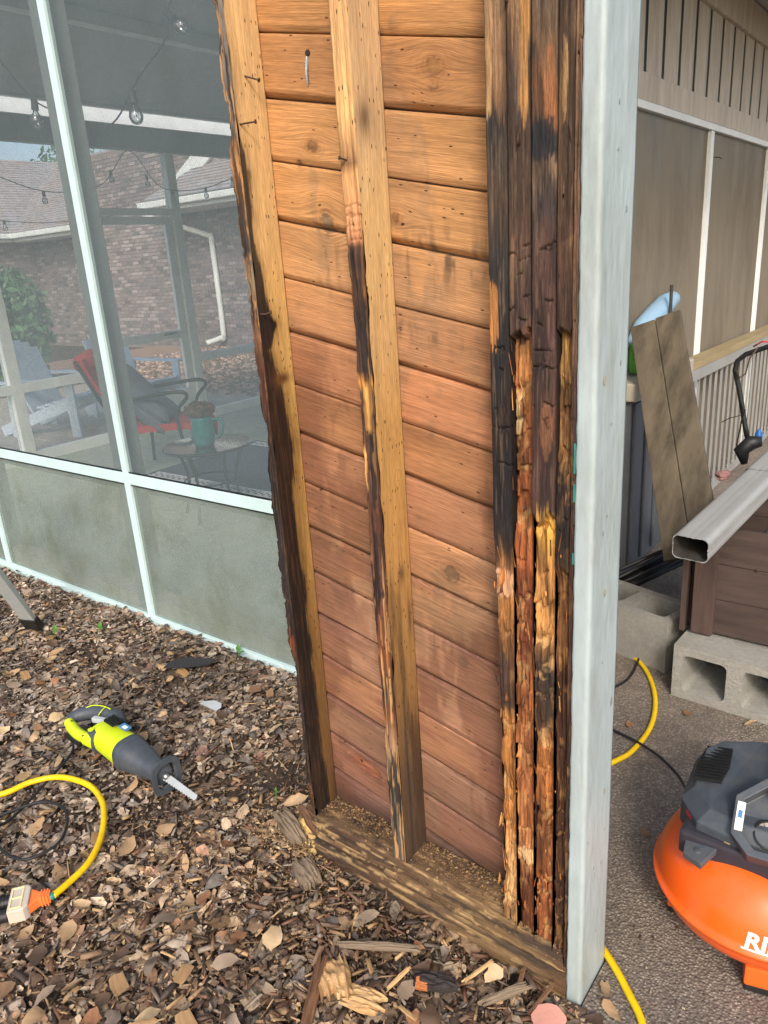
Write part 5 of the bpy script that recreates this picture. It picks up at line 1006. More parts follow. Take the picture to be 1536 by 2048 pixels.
for i in range(24):
    a, c_ = A0+(A1-A0)*i/24, A0+(A1-A0)*(i+1)/24; q = []
    for (aa, zz) in ((a, 0.1412), (c_, 0.1412), (c_, 0.1455), (a, 0.1455)):
        r = float(np.interp(zz, [p[1] for p in prof[3:]], [p[0] for p in prof[3:]]))+0.0009; q.append((CC.x+math.cos(aa)*r, CC.y+math.sin(aa)*r, zz))
    um.add(q, [(0,1,2,3)])
um.build('underline_print', M['white'], CP)
def smooth_path(pts, n=8):
    out = []; m = len(pts); p = [Vector(q) for q in pts]
    for i in range(m-1):
        p0, p1, p2, p3 = p[max(i-1,0)], p[i], p[i+1], p[min(i+2, m-1)]
        for k_ in range(n):
            t = k_/n; out.append(0.5*((2*p1)+(-p0+p2)*t+(2*p0-5*p1+4*p2-p3)*t*t+(-p0+3*p1-3*p2+p3)*t**3))
    out.append(p[-1]); return out
MB().tube(smooth_path([(-0.51, 1.54, .006), (-0.452, 1.537, .02), (-0.385, 1.44, .018), (-0.361, 1.286, .008), (-0.385, 1.18, .006), (-0.45, 1.05, .006), (-0.38, 0.955, .006), (-0.289, 0.936, .008), (-0.21, 0.907, .016), (-0.13, 0.87, .02), (-0.05, 0.80, .03), (0.02, 0.66, .10), (0.06, 0.58, .24)]), 0.0042, 8).build('power_cord', M['rubber'], CP, smooth=True)
YR = thing('extension_cord', (-0.3, 1.0, 0), 'yellow cord curving on the concrete behind the post', 'cord', 'yellow extension cords')
MB().tube(smooth_path([(-0.80, 1.62, .008), (-0.62, 1.56, .008), (-0.498, 1.487, .008), (-0.35, 1.375, .008), (-0.25, 1.21, .008), (-0.2, 1.03, .008), (-0.203, 0.867, .008), (-0.235, 0.775, .008), (-0.30, 0.62, .008), (-0.28, 0.42, .008), (-0.16, 0.25, .008), (0.0, 0.140, .008), (0.075, 0.075, .008), (0.125, 0.02, .008), (0.17, -0.08, .008), (0.2, -0.25, .008)]), 0.0082, 10).build('cable', M['yellow'], YR, smooth=True)

# ================================================================== YARD TOOLS
# ladder leg
LD = thing('ladder', (-2.35, 0.3, 0), 'aluminium ladder leg with a black rubber foot standing in the leaves at the left edge', 'ladder')
lf = Vector((-2.735, 0.295, 0.02)); ld = Vector((-0.30, -0.10, 0.62)); 
LT = Vector((-2.50, 0.02, 0.62)); lt0 = Vector((-2.72, 0.29, 0.05))
dd = (LT-lt0).normalized()
MB().beam(lt0+dd*0.05, LT+dd*0.9, 0.024, 0.066, up=(1, 0.3, .3)).build('rail', M['alu'], LD, bevel=0.003)
MB().beam(lt0-dd*0.03, lt0+dd*0.055, 0.034, 0.078, up=(1, 0.3, .3)).build('rubber_foot', M['rubber'], LD, bevel=0.006)

# reciprocating saw
SO = Vector((-1.535, -0.062, 0.012)); SA = Vector((0.998, -0.04, -0.02)).normalized(); SS = Vector((0.04, 0.998, 0)).normalized(); SU = SA.cross(SS)
SAW = thing('reciprocating_saw', SO, 'lime green and grey reciprocating saw lying on the dead leaves', 'saw')
SZ = 0.075
SK = 1.08
def sp_(a, s, u): return SO+SA*(a*SK)+SS*(s*SK)+SU*((u+SZ-0.075)*SK+SZ)
def saw_loft(name, secs, mat, parent=SAW, n=28, p=2.6, **kw):
    vs, fs = [], []
    for (a, s, u, rs, ru) in secs:
        rs, ru = rs*0.80, ru*0.80
        for k_ in range(n):
            t = 2*math.pi*k_/n; cs, sn = math.cos(t), math.sin(t)
            vs.append(sp_(a, s+rs*math.copysign(abs(cs)**(2/p), cs), u+ru*math.copysign(abs(sn)**(2/p), sn)))
    for i in range(len(secs)-1):
        for k_ in range(n): fs.append((i*n+k_, i*n+(k_+1) % n, (i+1)*n+(k_+1) % n, (i+1)*n+k_))
    fs += [tuple(range(n-1, -1, -1)), tuple((len(secs)-1)*n+k_ for k_ in range(n))]
    return MB().add(vs, fs).build(name, mat, parent, smooth=True, angle=0.9, **kw)
body = saw_loft('motor_housing', [(-0.10, 0, 0, .030, .030), (-0.095, 0, 0, .048, .044), (-0.05, 0, 0, .054, .050), (0.02, 0, 0, .058, .054), (0.055, 0, 0, .060, .056), (0.058, 0, 0, .052, .050)], M['lime'])
saw_loft('grey_band', [(-0.097, -0.006, -0.004, .0490, .0455), (-0.075, -0.006, -0.004, .0525, .0490), (-0.060, -0.006, -.004, .053, .050), (-0.058, -.006, -.004, .05, .046)], M['charcoal'], body)
saw_loft('boot_collar', [(0.050, 0, 0, .0600, .0560), (0.054, 0, 0, .0635, .0595), (0.072, 0, 0, .0635, .0595), (0.080, 0, 0, .0605, .0565)], M['charcoal'])
boot = saw_loft('boot', [(0.078, 0, 0, .0600, .0560), (0.105, 0, 0, .0560, .0525), (0.107, 0, 0, .0545, .0510), (0.13, 0, 0, .0515, .0480), (0.132, 0, 0, .0500, .0466), (0.155, 0, 0, .0465, .0430), (0.157, 0, 0, .045, .0418), (0.18, 0, 0, .0400, .0380), (0.205, 0, 0, .0345, .0340), (0.225, 0, 0, .031, .032), (0.232, 0, 0, .0335, .036), (0.236, 0, 0, .030, .032)], M['charcoal'], label='dark grey tapering rubber boot with ridges')
# shoe: hollow rounded frame
def ringplate():
    n = 28; vs = []; fs = []
    for (a, k_) in ((0.236, 1.0), (0.248, 1.06), (0.248, 0.72), (0.238, 0.66)):
        for i in range(n):
            t = 2*math.pi*i/n; cs, sn = math.cos(t), math.sin(t); vs.append(sp_(a, 0.043*k_*math.copysign(abs(cs)**.6, cs), 0.004+0.050*k_*math.copysign(abs(sn)**.6, sn)))
    for q in range(4):
        for i in range(n): fs.append((q*n+i, q*n+(i+1) % n, ((q+1) % 4)*n+(i+1) % n, ((q+1) % 4)*n+i))
    return MB().add(vs, fs).build('shoe', M['charcoal'], SAW, smooth=True, angle=.7)
ringplate()
bl = []
for i in range(27): bl += [(0.232+i*0.0055, -0.012+(0.0028 if i % 2 else 0))]
bl = [(a*SK, b_) for a, b_ in bl]; poly_b = bl+[((0.232+27*0.0055)*SK, -0.004), ((0.232+26*0.0055)*SK, 0.006), (0.232*SK, 0.012)]
MB().prism(poly_b, SO+SU*(SZ-0.004)+SS*0.0, SA, (SU*0.35+SS*0.94).normalized(), 0.0014).build('blade', M['greylight'], SAW)
MB().tube([sp_(0.225, 0, 0), sp_(0.25, 0, 0)], 0.010, 10).build('blade_clamp', M['steel'], SAW, smooth=True)
# D handle: dark grip away from the camera, lime arm near it
grip = MB().tube(smooth_path([sp_(-0.085, 0.052, 0.008), sp_(-0.12, 0.066, 0.010), sp_(-0.17, 0.060, 0.010), sp_(-0.215, 0.036, 0.006), sp_(-0.240, 0.006, 0.0), sp_(-0.245, -0.018, -0.004)], 5), [0.030]*6+[0.0245]*14+[0.022]*6, 14).build('grip', M['charcoal'], SAW, smooth=True)
MB().tube(smooth_path([sp_(-0.13, 0.062, 0.0365), sp_(-0.165, 0.058, 0.036), sp_(-0.20, 0.044, 0.033), sp_(-0.212, 0.026, 0.030)], 5), 0.0018, 6).build('grip_line', M['lime'], grip, smooth=True)
MB().tube(smooth_path([sp_(-0.155, 0.060, 0.036), sp_(-0.15, 0.045, 0.034), sp_(-0.152, 0.030, 0.022)], 5), 0.0016, 6).build('grip_line', M['lime'], grip, smooth=True)
arm = MB().tube(smooth_path([sp_(-0.070, -0.034, 0.0), sp_(-0.11, -0.040, 0.0), sp_(-0.16, -0.040, -0.004), sp_(-0.21, -0.032, -0.004), sp_(-0.235, -0.026, -0.004)], 5), [0.023]*5+[0.019]*11+[0.017]*5, 14).build('lower_arm', M['lime'], SAW, smooth=True)
for (a, s) in ((-0.10, -0.052), (-0.105, -0.030), (-0.20, -0.032)): MB().lathe([(0.0001, 0), (0.0035, 0), (0.003, 0.001), (0.0001, 0.001)], 10, sp_(a, s, 0.0185), (SA, SS, SU)).build('screw_hole', M['black'], arm)
MB().obox(sp_(-0.125, 0.020, 0.022), ((SA+SS*.35).normalized(), (SS-SA*.35).normalized(), SU), (0.027, 0.0095, 0.009)).build('trigger', M['greylight'], SAW, bevel=0.004)
for r in range(3):
    for c_ in range(6):
        MB().obox(sp_(-0.068+c_*0.0085+r*0.003, 0.036-r*0.014, 0.0498+r*0.0025-0.0009*c_*0), ((SA+SS*.2).normalized(), (SS-SA*.2).normalized(), SU), (0.0024, 0.0055, 0.0045)).build('vent', M['black'], body)
MB().obox(sp_(0.012, 0.026, 0.0505), (SA, SS, SU), (0.020, 0.011, 0.0022)).build('label_print', M['labelblue'], body)
MB().obox(sp_(0.016, 0.024, 0.0532), (SA, SS, SU), (0.009, 0.006, 0.0006)).build('label_print', M['white'], body)
MB().lathe([(0.0001, 0), (0.010, 0), (0.010, 0.002), (0.0001, 0.002)], 16, sp_(-0.078, -0.034, 0.0385), (SA, SS, SU)).build('lock_mark', M['lime'], body)
MB().obox(sp_(-0.165, -0.046, -0.022), (SA, SS, SU), (0.045, 0.014, 0.010)).build('cord_guard', M['black'], SAW, bevel=0.004)
gz = 0.048
MB().tube(smooth_path([sp_(-0.205, -0.05, -0.022), (-1.70, -0.13, .04), (-1.63, -0.256, .038), (-1.571, -0.399, .03), (-1.545, -0.46, gz), (-1.498, -0.485, gz), (-1.418, -0.493, gz), (-1.35, -0.470, gz), (-1.334, -0.395, gz), (-1.385, -0.335, gz), (-1.46, -0.305, gz), (-1.54, -0.33, gz), (-1.585, -0.42, gz), (-1.62, -0.49, gz), (-1.66, -0.56, gz)]), 0.0042, 8).build('power_cord', M['rubber'], SAW, smooth=True)

# yellow cord with clear triple outlet
YL = thing('extension_cord', (-1.4, -0.35, 0), 'yellow cord looping on the leaves before the saw, ending in a clear outlet block', 'cord', 'yellow extension cords')
MB().tube([Vector(q)+Vector((0, 0, .026)) for q in smooth_path([(-1.95, -0.52, .012), (-1.80, -0.45, .014), (-1.686, -0.378, .018), (-1.66, -0.295, .018), (-1.60, -0.232, .02), (-1.489, -0.205, .022), (-1.39, -0.222, .022), (-1.315, -0.262, .022), (-1.245, -0.32, .022), (-1.198, -0.385, .022), (-1.18, -0.45, .022), (-1.172, -0.500, .024)])], 0.0088, 12).build('cable', M['yellow'], YL, smooth=True)
oa = Vector((-0.62, -0.78, 0)).normalized(); oa = Vector((0.02-0.08, -1.0, 0)); oa = (Vector((-1.235, -0.585, 0))-Vector((-1.172, -0.50, 0))).normalized(); os_ = Vector((-oa.y, oa.x, 0)); oo = Vector((-1.172, -0.500, 0.050))
MB().tube([oo-oa*0.004, oo+oa*0.012], 0.0092, 10).build('green_wire', M['teal'], YL, smooth=True)
MB().prism([(0.004, -0.010), (0.030, -0.012), (0.052, -0.030), (0.060, -0.034), (0.060, 0.034), (0.052, 0.030), (0.030, 0.012), (0.004, 0.010)], oo-Vector((0, 0, 0.012)), oa, os_, 0.026).build('outlet_boot', M['amber'], YL, bevel=0.003)
for q in (0.009, 0.016, 0.023): MB().prism([(q, -0.0135), (q+0.003, -0.0135), (q+0.003, 0.0135), (q, 0.0135)], oo-Vector((0, 0, 0.0135)), oa, os_, 0.029).build('boot_rib', M['amber'], YL)
MB().prism([(0.050, -0.030), (0.060, -0.040), (0.098, -0.040), (0.098, 0.040), (0.060, 0.040), (0.050, 0.030)], oo-Vector((0, 0, 0.019)), oa, os_, 0.040).build('outlet_block', M['clear'], YL, bevel=0.004)
fr = MB()
for q in (-0.032, 0.0, 0.032): fr.obox(oo+oa*0.079+os_*q+Vector((0, 0, 0.0222)), (oa, os_, (0,0,1)), (0.014, 0.0015, 0.0012))
for q in (0.0665, 0.0915): fr.obox(oo+oa*q+Vector((0, 0, 0.0222)), (oa, os_, (0,0,1)), (0.0014, 0.0335, 0.0011))
fr.build('outlet_frame', pm('cream_plastic', (226, 206, 150), .4, 30, .05, 0), YL)
PL = thing('plug', (-1.28, -0.62, 0.02), 'black plug pushed into the clear outlet block at the left edge', 'plug')
MB().tube([oo+oa*0.100+os_*(-0.018), oo+oa*0.135+os_*(-0.018), oo+oa*0.155+os_*(-0.016), oo+oa*0.19+os_*-0.012], [0.016, 0.017, 0.012, 0.006], 14).build('plug_body', M['rubber'], PL, smooth=True, angle=.8)
for q in range(5): MB().tube([oo+oa*(0.105+q*0.007)+os_*-0.018, oo+oa*(0.1075+q*0.007)+os_*-0.018], 0.0182, 14).build('plug_rib', M['rubber'], PL)
MB().tube([oo+oa*0.100+os_*0.022-Vector((0,0,.004)), oo+oa*0.14+os_*0.022-Vector((0,0,.004)), oo+oa*0.17+os_*0.026-Vector((0,0,.006))], [0.015, 0.016, 0.005], 14).build('plug', M['rubber'], None, smooth=True, angle=.8, label='second black plug in the outlet, nearest the bottom of the picture', cat='plug')

# ================================================================== INSIDE THE PORCH
def adirondack():
    t = thing('adirondack_chair', (0, 0, 0), 'blue grey slatted adirondack chair at the far left of the patio', 'chair', 'adirondack chairs on the patio')
    w = 0.27
    bd = Vector((-0.36, 0, 0.93)).normalized()
    for i in range(6):
        y = -0.235+i*0.094; hgt = 0.78-0.10*((i-2.5)/2.5)**2
        a = Vector((-0.12, y*0.9, 0.22)); b_ = a+bd*hgt+Vector((0, y*0.12, 0)); MB().beam(a, b_, 0.086, 0.02, up=(1, 0, .4)).build('back_slat', M['chairblue'], t, bevel=0.004, local=True)
    for i in range(5):
        x = -0.05+i*0.105; MB().box(x, x+0.095, -w, w, 0.285+i*0.024, 0.305+i*0.024).build('seat_slat', M['chairblue'], t, bevel=0.003, local=True)
    for s in (-1, 1):
        MB().box(-0.38, 0.46, s*0.36-0.06, s*0.36+0.06, 0.555, 0.578).build('arm', M['chairblue'], t, bevel=0.004, local=True)
        MB().box(0.36, 0.46, s*0.31-0.013, s*0.31+0.013, 0.0, 0.553).build('leg', M['chairblue'], t, local=True)
        MB().beam((-0.52, s*0.275, 0.05), (0.46, s*0.275, 0.36), 0.022, 0.11, up=(0, 0, 1)).build('side_rail', M['chairblue'], t, local=True)
        MB().beam((-0.34, s*0.30, 0.0), (-0.30, s*0.30, 0.553), 0.022, 0.07, up=(1, 0, 0)).build('leg', M['chairblue'], t, local=True)
    MB().box(-0.40, -0.36, -0.40, 0.40, 0.50, 0.554).build('back_brace', M['chairblue'], t, local=True)
    return t
ch = adirondack(); ch.location = (-7.08, 3.0, 0.0); ch.rotation_euler = (0, 0, R_(22))
dup(ch, (-7.05, 3.9, 0.0), R_(5), 'second blue grey adirondack chair, partly hidden behind the red armchair')

RC = thing('red_armchair', (-4.65, 2.4, 0.004), 'red patio armchair with black metal arms, seen from behind through the screen', 'chair')
fx = Vector((0.80, 0.60, 0)); sx_ = Vector((-0.60, 0.80, 0)); o3 = Vector((-4.72, 2.30, 0.004))
def rp(f_, s, u): return o3+fx*f_+sx_*s+Vector((0, 0, u))
def slab(pts, w, th, name, mat, parent):
    pts = smooth_path(pts, 6); m = MB(); vs = []; n = len(pts)
    for p in pts: vs += [p+sx_*w, p-sx_*w]
    nv_ = len(vs)
    nrm = []
    for i in range(n):
        d = (pts[min(i+1, n-1)]-pts[max(i-1, 0)]).normalized(); nn = d.cross(sx_).normalized()*th; vs2 = nn; nrm += [nn, nn]
    vs = vs+[v+q for v, q in zip(vs, nrm)]
    fs = []
    for i in range(n-1):
        a = 2*i; fs += [(a, a+1, a+3, a+2), (nv_+a, nv_+a+2, nv_+a+3, nv_+a+1), (a, a+2, nv_+a+2, nv_+a), (a+1, nv_+a+1, nv_+a+3, a+3)]
    fs += [(0, nv_, nv_+1, 1), (2*n-2, 2*n-1, nv_+2*n-1, nv_+2*n-2)]
    return m.add(vs, fs).build(name, mat, parent, smooth=True, angle=.8)
slab([rp(-0.24, 0, 0.93), rp(-0.20, 0, 0.80), rp(-0.08, 0, 0.58), rp(0.0, 0, 0.40), rp(0.08, 0, 0.36)], 0.26, 0.03, 'backrest', M['redfab'], RC)
slab([rp(0.06, 0, 0.36), rp(0.30, 0, 0.37), rp(0.52, 0, 0.36), rp(0.54, 0, 0.22)], 0.26, 0.05, 'seat', M['redfab'], RC)
MB().tube([rp(-0.24, -0.2, 0.90), rp(-0.24, 0.0, 0.905), rp(-0.24, 0.2, 0.90)], [0.07, 0.085, 0.07], 14).build('head_cushion', M['redfab'], RC, smooth=True)
for s in (-1, 1):
    MB().tube(smooth_path([rp(-0.26, s*.28, 0.93), rp(-0.12, s*.28, 0.62), rp(0.02, s*.28, 0.36), rp(0.02, s*.28, 0.02)]), 0.014, 8).build('frame_tube', M['black'], RC, smooth=True)
    MB().tube(smooth_path([rp(-0.12, s*.30, 0.64), rp(0.1, s*.30, 0.63), rp(0.38, s*.30, 0.66), rp(0.50, s*.30, 0.66), rp(0.53, s*.30, 0.62), rp(0.44, s*.30, 0.50), rp(0.46, s*.29, 0.25), rp(0.52, s*.29, 0.02)]), 0.014, 8).build('arm', M['black'], RC, smooth=True)
CU = thing('cushion', rp(0.06, -0.02, 0.55), 'soft grey cushion leaning in the red armchair', 'cushion')
def pillow(c, ax, h, mat, name, parent):
    n = 18; vs = []; fs = []
    for sgn in (1, -1):
        for i in range(n+1):
            for j in range(n+1):
                u, v = -1+2*i/n, -1+2*j/n; e = (max(0, (1-u**4)*(1-v**4)))**0.5
                vs.append(c+ax[0]*(u*h[0]*(1-.08*(1-v*v)))+ax[1]*(v*h[1]*(1-.08*(1-u*u)))+ax[2]*(sgn*e*h[2]))
    for q in (0, 1):
        for i in range(n):
            for j in range(n):
                a = q*(n+1)**2+i*(n+1)+j; f_ = (a, a+1, a+n+2, a+n+1); fs.append(f_ if q else f_[::-1])
    return MB().add(vs, fs).build(name, mat, parent, smooth=True)
d1 = (fx*0.50+Vector((0, 0, -0.62))).normalized(); pillow(rp(0.10, -0.03, 0.60), (d1, sx_, d1.cross(sx_)), (0.33, 0.25, 0.09), M['greyfab'], 'pillow', CU)
d2 = (fx*0.62+Vector((0, 0, -0.5))).normalized(); pillow(rp(0.16, -0.09, 0.60), (d2, sx_, d2.cross(sx_)), (0.26, 0.2, 0.07), M['greyfab'], 'pillow', CU)

TB = thing('side_table', (-3.29, 1.85, 0.004), 'round glass side table with thin black legs inside the porch', 'table')
MB().lathe([(0.0001, 0.46), (0.27, 0.46), (0.275, 0.463), (0.27, 0.467), (0.0001, 0.467)], 40, (-3.29, 1.85, 0.004)).build('tabletop', M['tableglass'], TB, smooth=True, angle=.5)
MB().tube([(-3.29+.268*math.cos(a), 1.85+.268*math.sin(a), 0.458) for a in np.linspace(0, 2*math.pi, 40, endpoint=False)], 0.009, 8, closed=True).build('rim', M['black'], TB, smooth=True)
for a in (20, 110, 200, 290):
    c_, s_ = math.cos(R_(a)), math.sin(R_(a)); MB().tube(smooth_path([(-3.29+.24*c_, 1.85+.24*s_, 0.455), (-3.29+.17*c_, 1.85+.17*s_, 0.25), (-3.29+.22*c_, 1.85+.22*s_, 0.004)]), 0.010, 8).build('leg', M['black'], TB, smooth=True)
MB().tube([(-3.29+.17*math.cos(a), 1.85+.17*math.sin(a), 0.24) for a in np.linspace(0, 2*math.pi, 30, endpoint=False)], 0.007, 6, closed=True).build('brace_ring', M['black'], TB, smooth=True)
JC = Vector((-3.25, 1.80, 0.472))
JG = thing('pitcher', JC, 'teal glazed pitcher standing on the glass side table', 'pitcher')
MB().lathe([(0.0001, 0), (0.055, 0), (0.066, 0.03), (0.074, 0.09), (0.068, 0.14), (0.062, 0.165), (0.070, 0.185), (0.064, 0.185), (0.056, 0.165), (0.0001, 0.15)], 32, JC).build('jug', M['teal'], JG, smooth=True)
MB().tube(smooth_path([JC+Vector((.05, .03, .16)), JC+Vector((.10, .06, .165)), JC+Vector((.115, .07, .12)), JC+Vector((.09, .055, .06)), JC+Vector((.06, .035, .045))]), 0.010, 8).build('handle', M['teal'], JG, smooth=True)
def leaf_cloud(n, cfn, size, nrm_up=0.3, asp=0.45):
    P_ = np.array([cfn() for _ in range(n)]); a = RNG.normal(size=(n, 3)); a /= np.linalg.norm(a, axis=1)[:, None]; b_ = RNG.normal(size=(n, 3)); b_ -= (b_*a).sum(1)[:, None]*a; b_ /= np.linalg.norm(b_, axis=1)[:, None]
    nn = np.cross(a, b_); s = size*(0.6+0.8*RNG.random(n))[:, None]
    q = np.stack([P_-a*s, P_+b_*s*asp+nn*s*.12, P_+a*s, P_-b_*s*asp+nn*s*.12], 1)
    F = np.arange(n*4).reshape(n, 4); return q.reshape(-1, 3), F
DF = thing('dried_flowers', JC+Vector((0, 0, 0.19)), 'brown dried flower head standing in the teal pitcher', 'flowers')
def fl():
    v = RNG.normal(size=3); v /= np.linalg.norm(v); return np.array(JC)+np.array((-.01, 0, 0.225))+v*np.array((.095, .095, .05))*(0.6+.4*RNG.random())
V, F = leaf_cloud(420, fl, 0.018, asp=.8); o = link('petals', npmesh('petals', V-np.array(ORG[DF.name]), F, M['dried']), DF); ORG[o.name] = ORG[DF.name]
MB().tube([JC+Vector((0, 0, 0.1)), JC+Vector((-.01, 0, 0.22))], 0.008, 6).build('stem', M['dried'], DF)
RG = thing('rug', (-3.3, 2.85, 0.008), 'dark blue porch rug with a white fretwork border', 'rug')
rx0, rx1, ry0, ry1 = -4.6, -1.5, 2.20, 3.45
MB().box(rx0, rx1, ry0, ry1, 0.0045, 0.0105).build('rug_field', M['rugblue'], RG)
rb = MB()
for yy in (ry0+0.04, ry0+0.13, ry1-0.13, ry1-0.04): rb.box(rx0+.04, rx1-.04, yy-0.008, yy+0.008, 0.0107, 0.0125)
k = rx0+0.06
while k < rx1-0.1:
    for (ya) in (ry0+0.085, ry1-0.085):
        rb.box(k, k+0.05, ya-0.028, ya-0.018, 0.0107, 0.0125); rb.box(k, k+0.012, ya-0.0178, ya+0.028, 0.0107, 0.0125); rb.box(k+0.0122, k+0.05, ya+0.018, ya+0.028, 0.0107, 0.0125); rb.box(k+0.036, k+0.05, ya-0.006, ya+0.0178, 0.0107, 0.0125)
    k += 0.07
rb.build('border_pattern', M['whitepaint'], RG)

# string lights
def light_string(pts, bulbs, label, big):
    t = thing('string_light', pts[0], label, 'string light', 'string lights in the porch')
    MB().tube(smooth_path(pts, 10), 0.0032 if big else 0.004, 6).build('wire', M['rubber'], t, smooth=True)
    for b_ in bulbs:
        p, d = Vector(b_[0]), Vector(b_[1]).normalized(); sd = d.cross(Vector((.3, .9, .1))).normalized(); n2 = d.cross(sd); q = 1.0 if big else 0.95
        s_ = MB().lathe([(0.0001, -0.008*q), (0.013*q, -0.006*q), (0.0145*q, 0.02*q), (0.0155*q, 0.034*q), (0.012*q, 0.036*q), (0.0001, 0.036*q)], 16, p, (sd, n2, d)).build('socket', M['rubber'], t, smooth=True, angle=.7)
        bp = MB().lathe([(0.010*q, 0.036*q), (0.011*q, 0.044*q), (0.0205*q, 0.056*q), (0.0255*q, 0.072*q), (0.0255*q, 0.080*q), (0.021*q, 0.094*q), (0.011*q, 0.102*q), (0.0005, 0.104*q)], 24, p, (sd, n2, d)).build('bulb', M['bulb'], t, smooth=True)
        MB().tube([p+d*.04*q, p+d*.062*q, p+d*.08*q+sd*.006, p+d*.062*q+sd*.003], 0.0016, 6).build('filament', M['nail'], bp)
light_string([(-1.62, 0.80, 2.48), (-1.84, 0.80, 2.34), (-1.87, .80, 2.26), (-2.02, .80, 2.185), (-2.10, .80, 2.14), (-2.20, .80, 2.07), (-2.30, .80, 2.035)],
             [((-1.85, .80, 2.325), (0.75, 0.05, -0.65)), ((-2.105, .80, 2.128), (0.06, 0, -1))], 'string of clear round bulbs on a black wire behind the right upper pane', True)
light_string([(-3.4, .82, 2.75), (-3.05, .82, 2.45), (-2.80, .82, 2.225), (-2.62, .82, 2.15), (-2.50, .82, 2.13)], [((-2.79, .82, 2.215), (-0.12, 0, -1))], 'string light with one clear bulb behind the left upper pane', True)
light_string([(-5.9, 1.0, 2.35), (-5.9, 1.9, 2.40), (-5.9, 2.6, 2.22), (-5.9, 3.15, 2.28), (-5.9, 3.5, 2.58), (-5.9, 3.75, 2.32), (-5.9, 3.95, 2.26), (-5.9, 4.4, 2.30), (-5.9, 5.0, 2.5)],
             [((-5.9, 2.02, 2.36), (0, 0, -1)), ((-5.9, 2.6, 2.215), (0, 0, -1)), ((-5.9, 3.28, 2.40), (0, 0, -1)), ((-5.9, 3.66, 2.38), (0, 0, -1)), ((-5.9, 3.93, 2.262), (0, 0, -1)), ((-5.9, 4.35, 2.29), (0, 0, -1)), ((-5.9, 4.72, 2.40), (0, 0, -1))], 'long sagging string of small bulbs hung along the far porch wall', False)
light_string([(-7.6, 0.6, 2.0), (-7.6, 1.6, 2.02), (-7.6, 2.6, 2.14), (-7.6, 3.6, 2.10), (-7.6, 4.8, 2.22)], [((-7.6, 1.95, 2.04), (0, 0, -1)), ((-7.6, 3.1, 2.12), (0, 0, -1))], 'string light hanging outside over the patio in front of the roof', False)

# ================================================================== PATIO, HOUSE BEHIND
PT = sheet('patio', -11, -6.11, -1.0, 6.0, -0.02, M['concrete'], t=0.1)
pme = MB().box(-0.198, 0.198, -0.198, 0.198, 0, 0.018).mesh('paver', M['paver'], bevel=0.006)
for i in range(10):
    for j in range(13):
        o = link('paver', pme, PT, (-6.35-i*0.405, 0.4+j*0.405, -0.0195+0.004*RNG.random())); 
sheet('mulch_bed', -14, -6.11, 6.0, 9.4, -0.01, M['mulch'], t=0.05)
n = 5000
pts = np.stack([-12+5.8*RNG.random(n), 5.2+4.1*RNG.random(n), 0.0+0.02*RNG.random(n)], -1)
pal = lin([(170, 140, 120), (130, 104, 88), (196, 168, 150), (104, 84, 72)])
scatter_mesh('mulch_chips', pts, 0.02+0.05*RNG.random(n), pal[RNG.integers(0, 4, n)], M['litter'])

HX = (-20.5, -9.0); HY = 9.5
BH = thing('brick_house', (-14, HY, 0), 'brown brick house with grey shingle roofs behind the porch screens', 'house')
MB().box(-16.2, -9.0, HY, HY+0.3, -0.1, 4.06).build('wall', M['mortar'], BH); MB().box(-20.6, -16.201, HY, HY+0.3, -0.1, 2.75).build('wall', M['mortar'], BH)
MB().box(-18.95, -18.65, 4.5, HY-0.001, -0.1, 2.7).build('wall', M['mortar'], BH)
bmesh_list = []
for w_ in range(4): bmesh_list.append(MB().box(-0.097, 0.097, -0.012, 0.03, -0.0295, 0.0295).mesh('brick', M['brick'], bevel=0.003, seg=1))
bmt = [pm('brick_tone', c_, 0.9, 12, 0.25, 0.3, 50) for c_ in ((138, 124, 121), (122, 112, 112), (160, 148, 144), (104, 96, 96))]
for q in range(4): bmesh_list[q].materials[0] = bmt[q]
cnt = 0
stuff = [MB() for _ in range(4)]
def course(x0, x1, r):
    global cnt
    z = 0.03+r*0.0755; off = 0.105 if r % 2 else 0.0; x = x0+off
    while x < x1:
        q = int(RNG.choice(4, p=(.4, .3, .18, .12))); vis = -15.0 < x < -12.9 and 0.3 < z < 3.9
        if vis and cnt < 300 and z > 0.8:
            o = link('brick', bmesh_list[q], BH); o.location = Vector((x, HY-0.001+0.003*RNG.normal(), z))-ORG[BH.name]; cnt += 1
        else: stuff[q].box(x-0.097, x+0.097, HY-0.012+0.003*RNG.normal(), HY+0.02, z-0.0295, z+0.0295)
        x += 0.21
for r in range(36): course(-20.4, -16.3, r)
for r in range(53): course(-16.1, -9.6, r)
for r in range(35):
    y = 4.62+(0.105 if r % 2 else 0)
    while y < 9.38:
        q = int(RNG.choice(4, p=(.4, .3, .18, .12))); z = 0.03+r*0.0755; stuff[q].box(-18.67, -18.638+0.003*RNG.normal(), y-0.097, y+0.097, z-0.0295, z+0.0295); y += 0.21
for q in range(4): stuff[q].build('brickwork', bmt[q], BH, kind='stuff')
def roof(name, a, b_, c_, d_, rows):
    """courses from eave a-b up to ridge d-c, each lapping the one below"""
    a, b_, c_, d_ = map(Vector, (a, b_, c_, d_)); m = MB(); nn = (b_-a).cross(d_-a).normalized()
    for i in range(rows):
        t0, t1 = i/rows, (i+1.15)/rows; t1 = min(t1, 1)
        p = [a+(d_-a)*t0+nn*0.03, b_+(c_-b_)*t0+nn*0.03, b_+(c_-b_)*t1+nn*0.012, a+(d_-a)*t1+nn*0.012]
        m.add(p+[p[0]-nn*0.03, p[1]-nn*0.03], [(0,1,2,3), (4,5,1,0)])
    r_ = m.build(name, M['shingle'], BH); return r_
rf = roof('roof', (-18.4, 8.9, 2.66), (-15.6, 8.9, 2.66), (-15.6, 12.2, 4.75), (-18.4, 12.2, 4.75), 34)
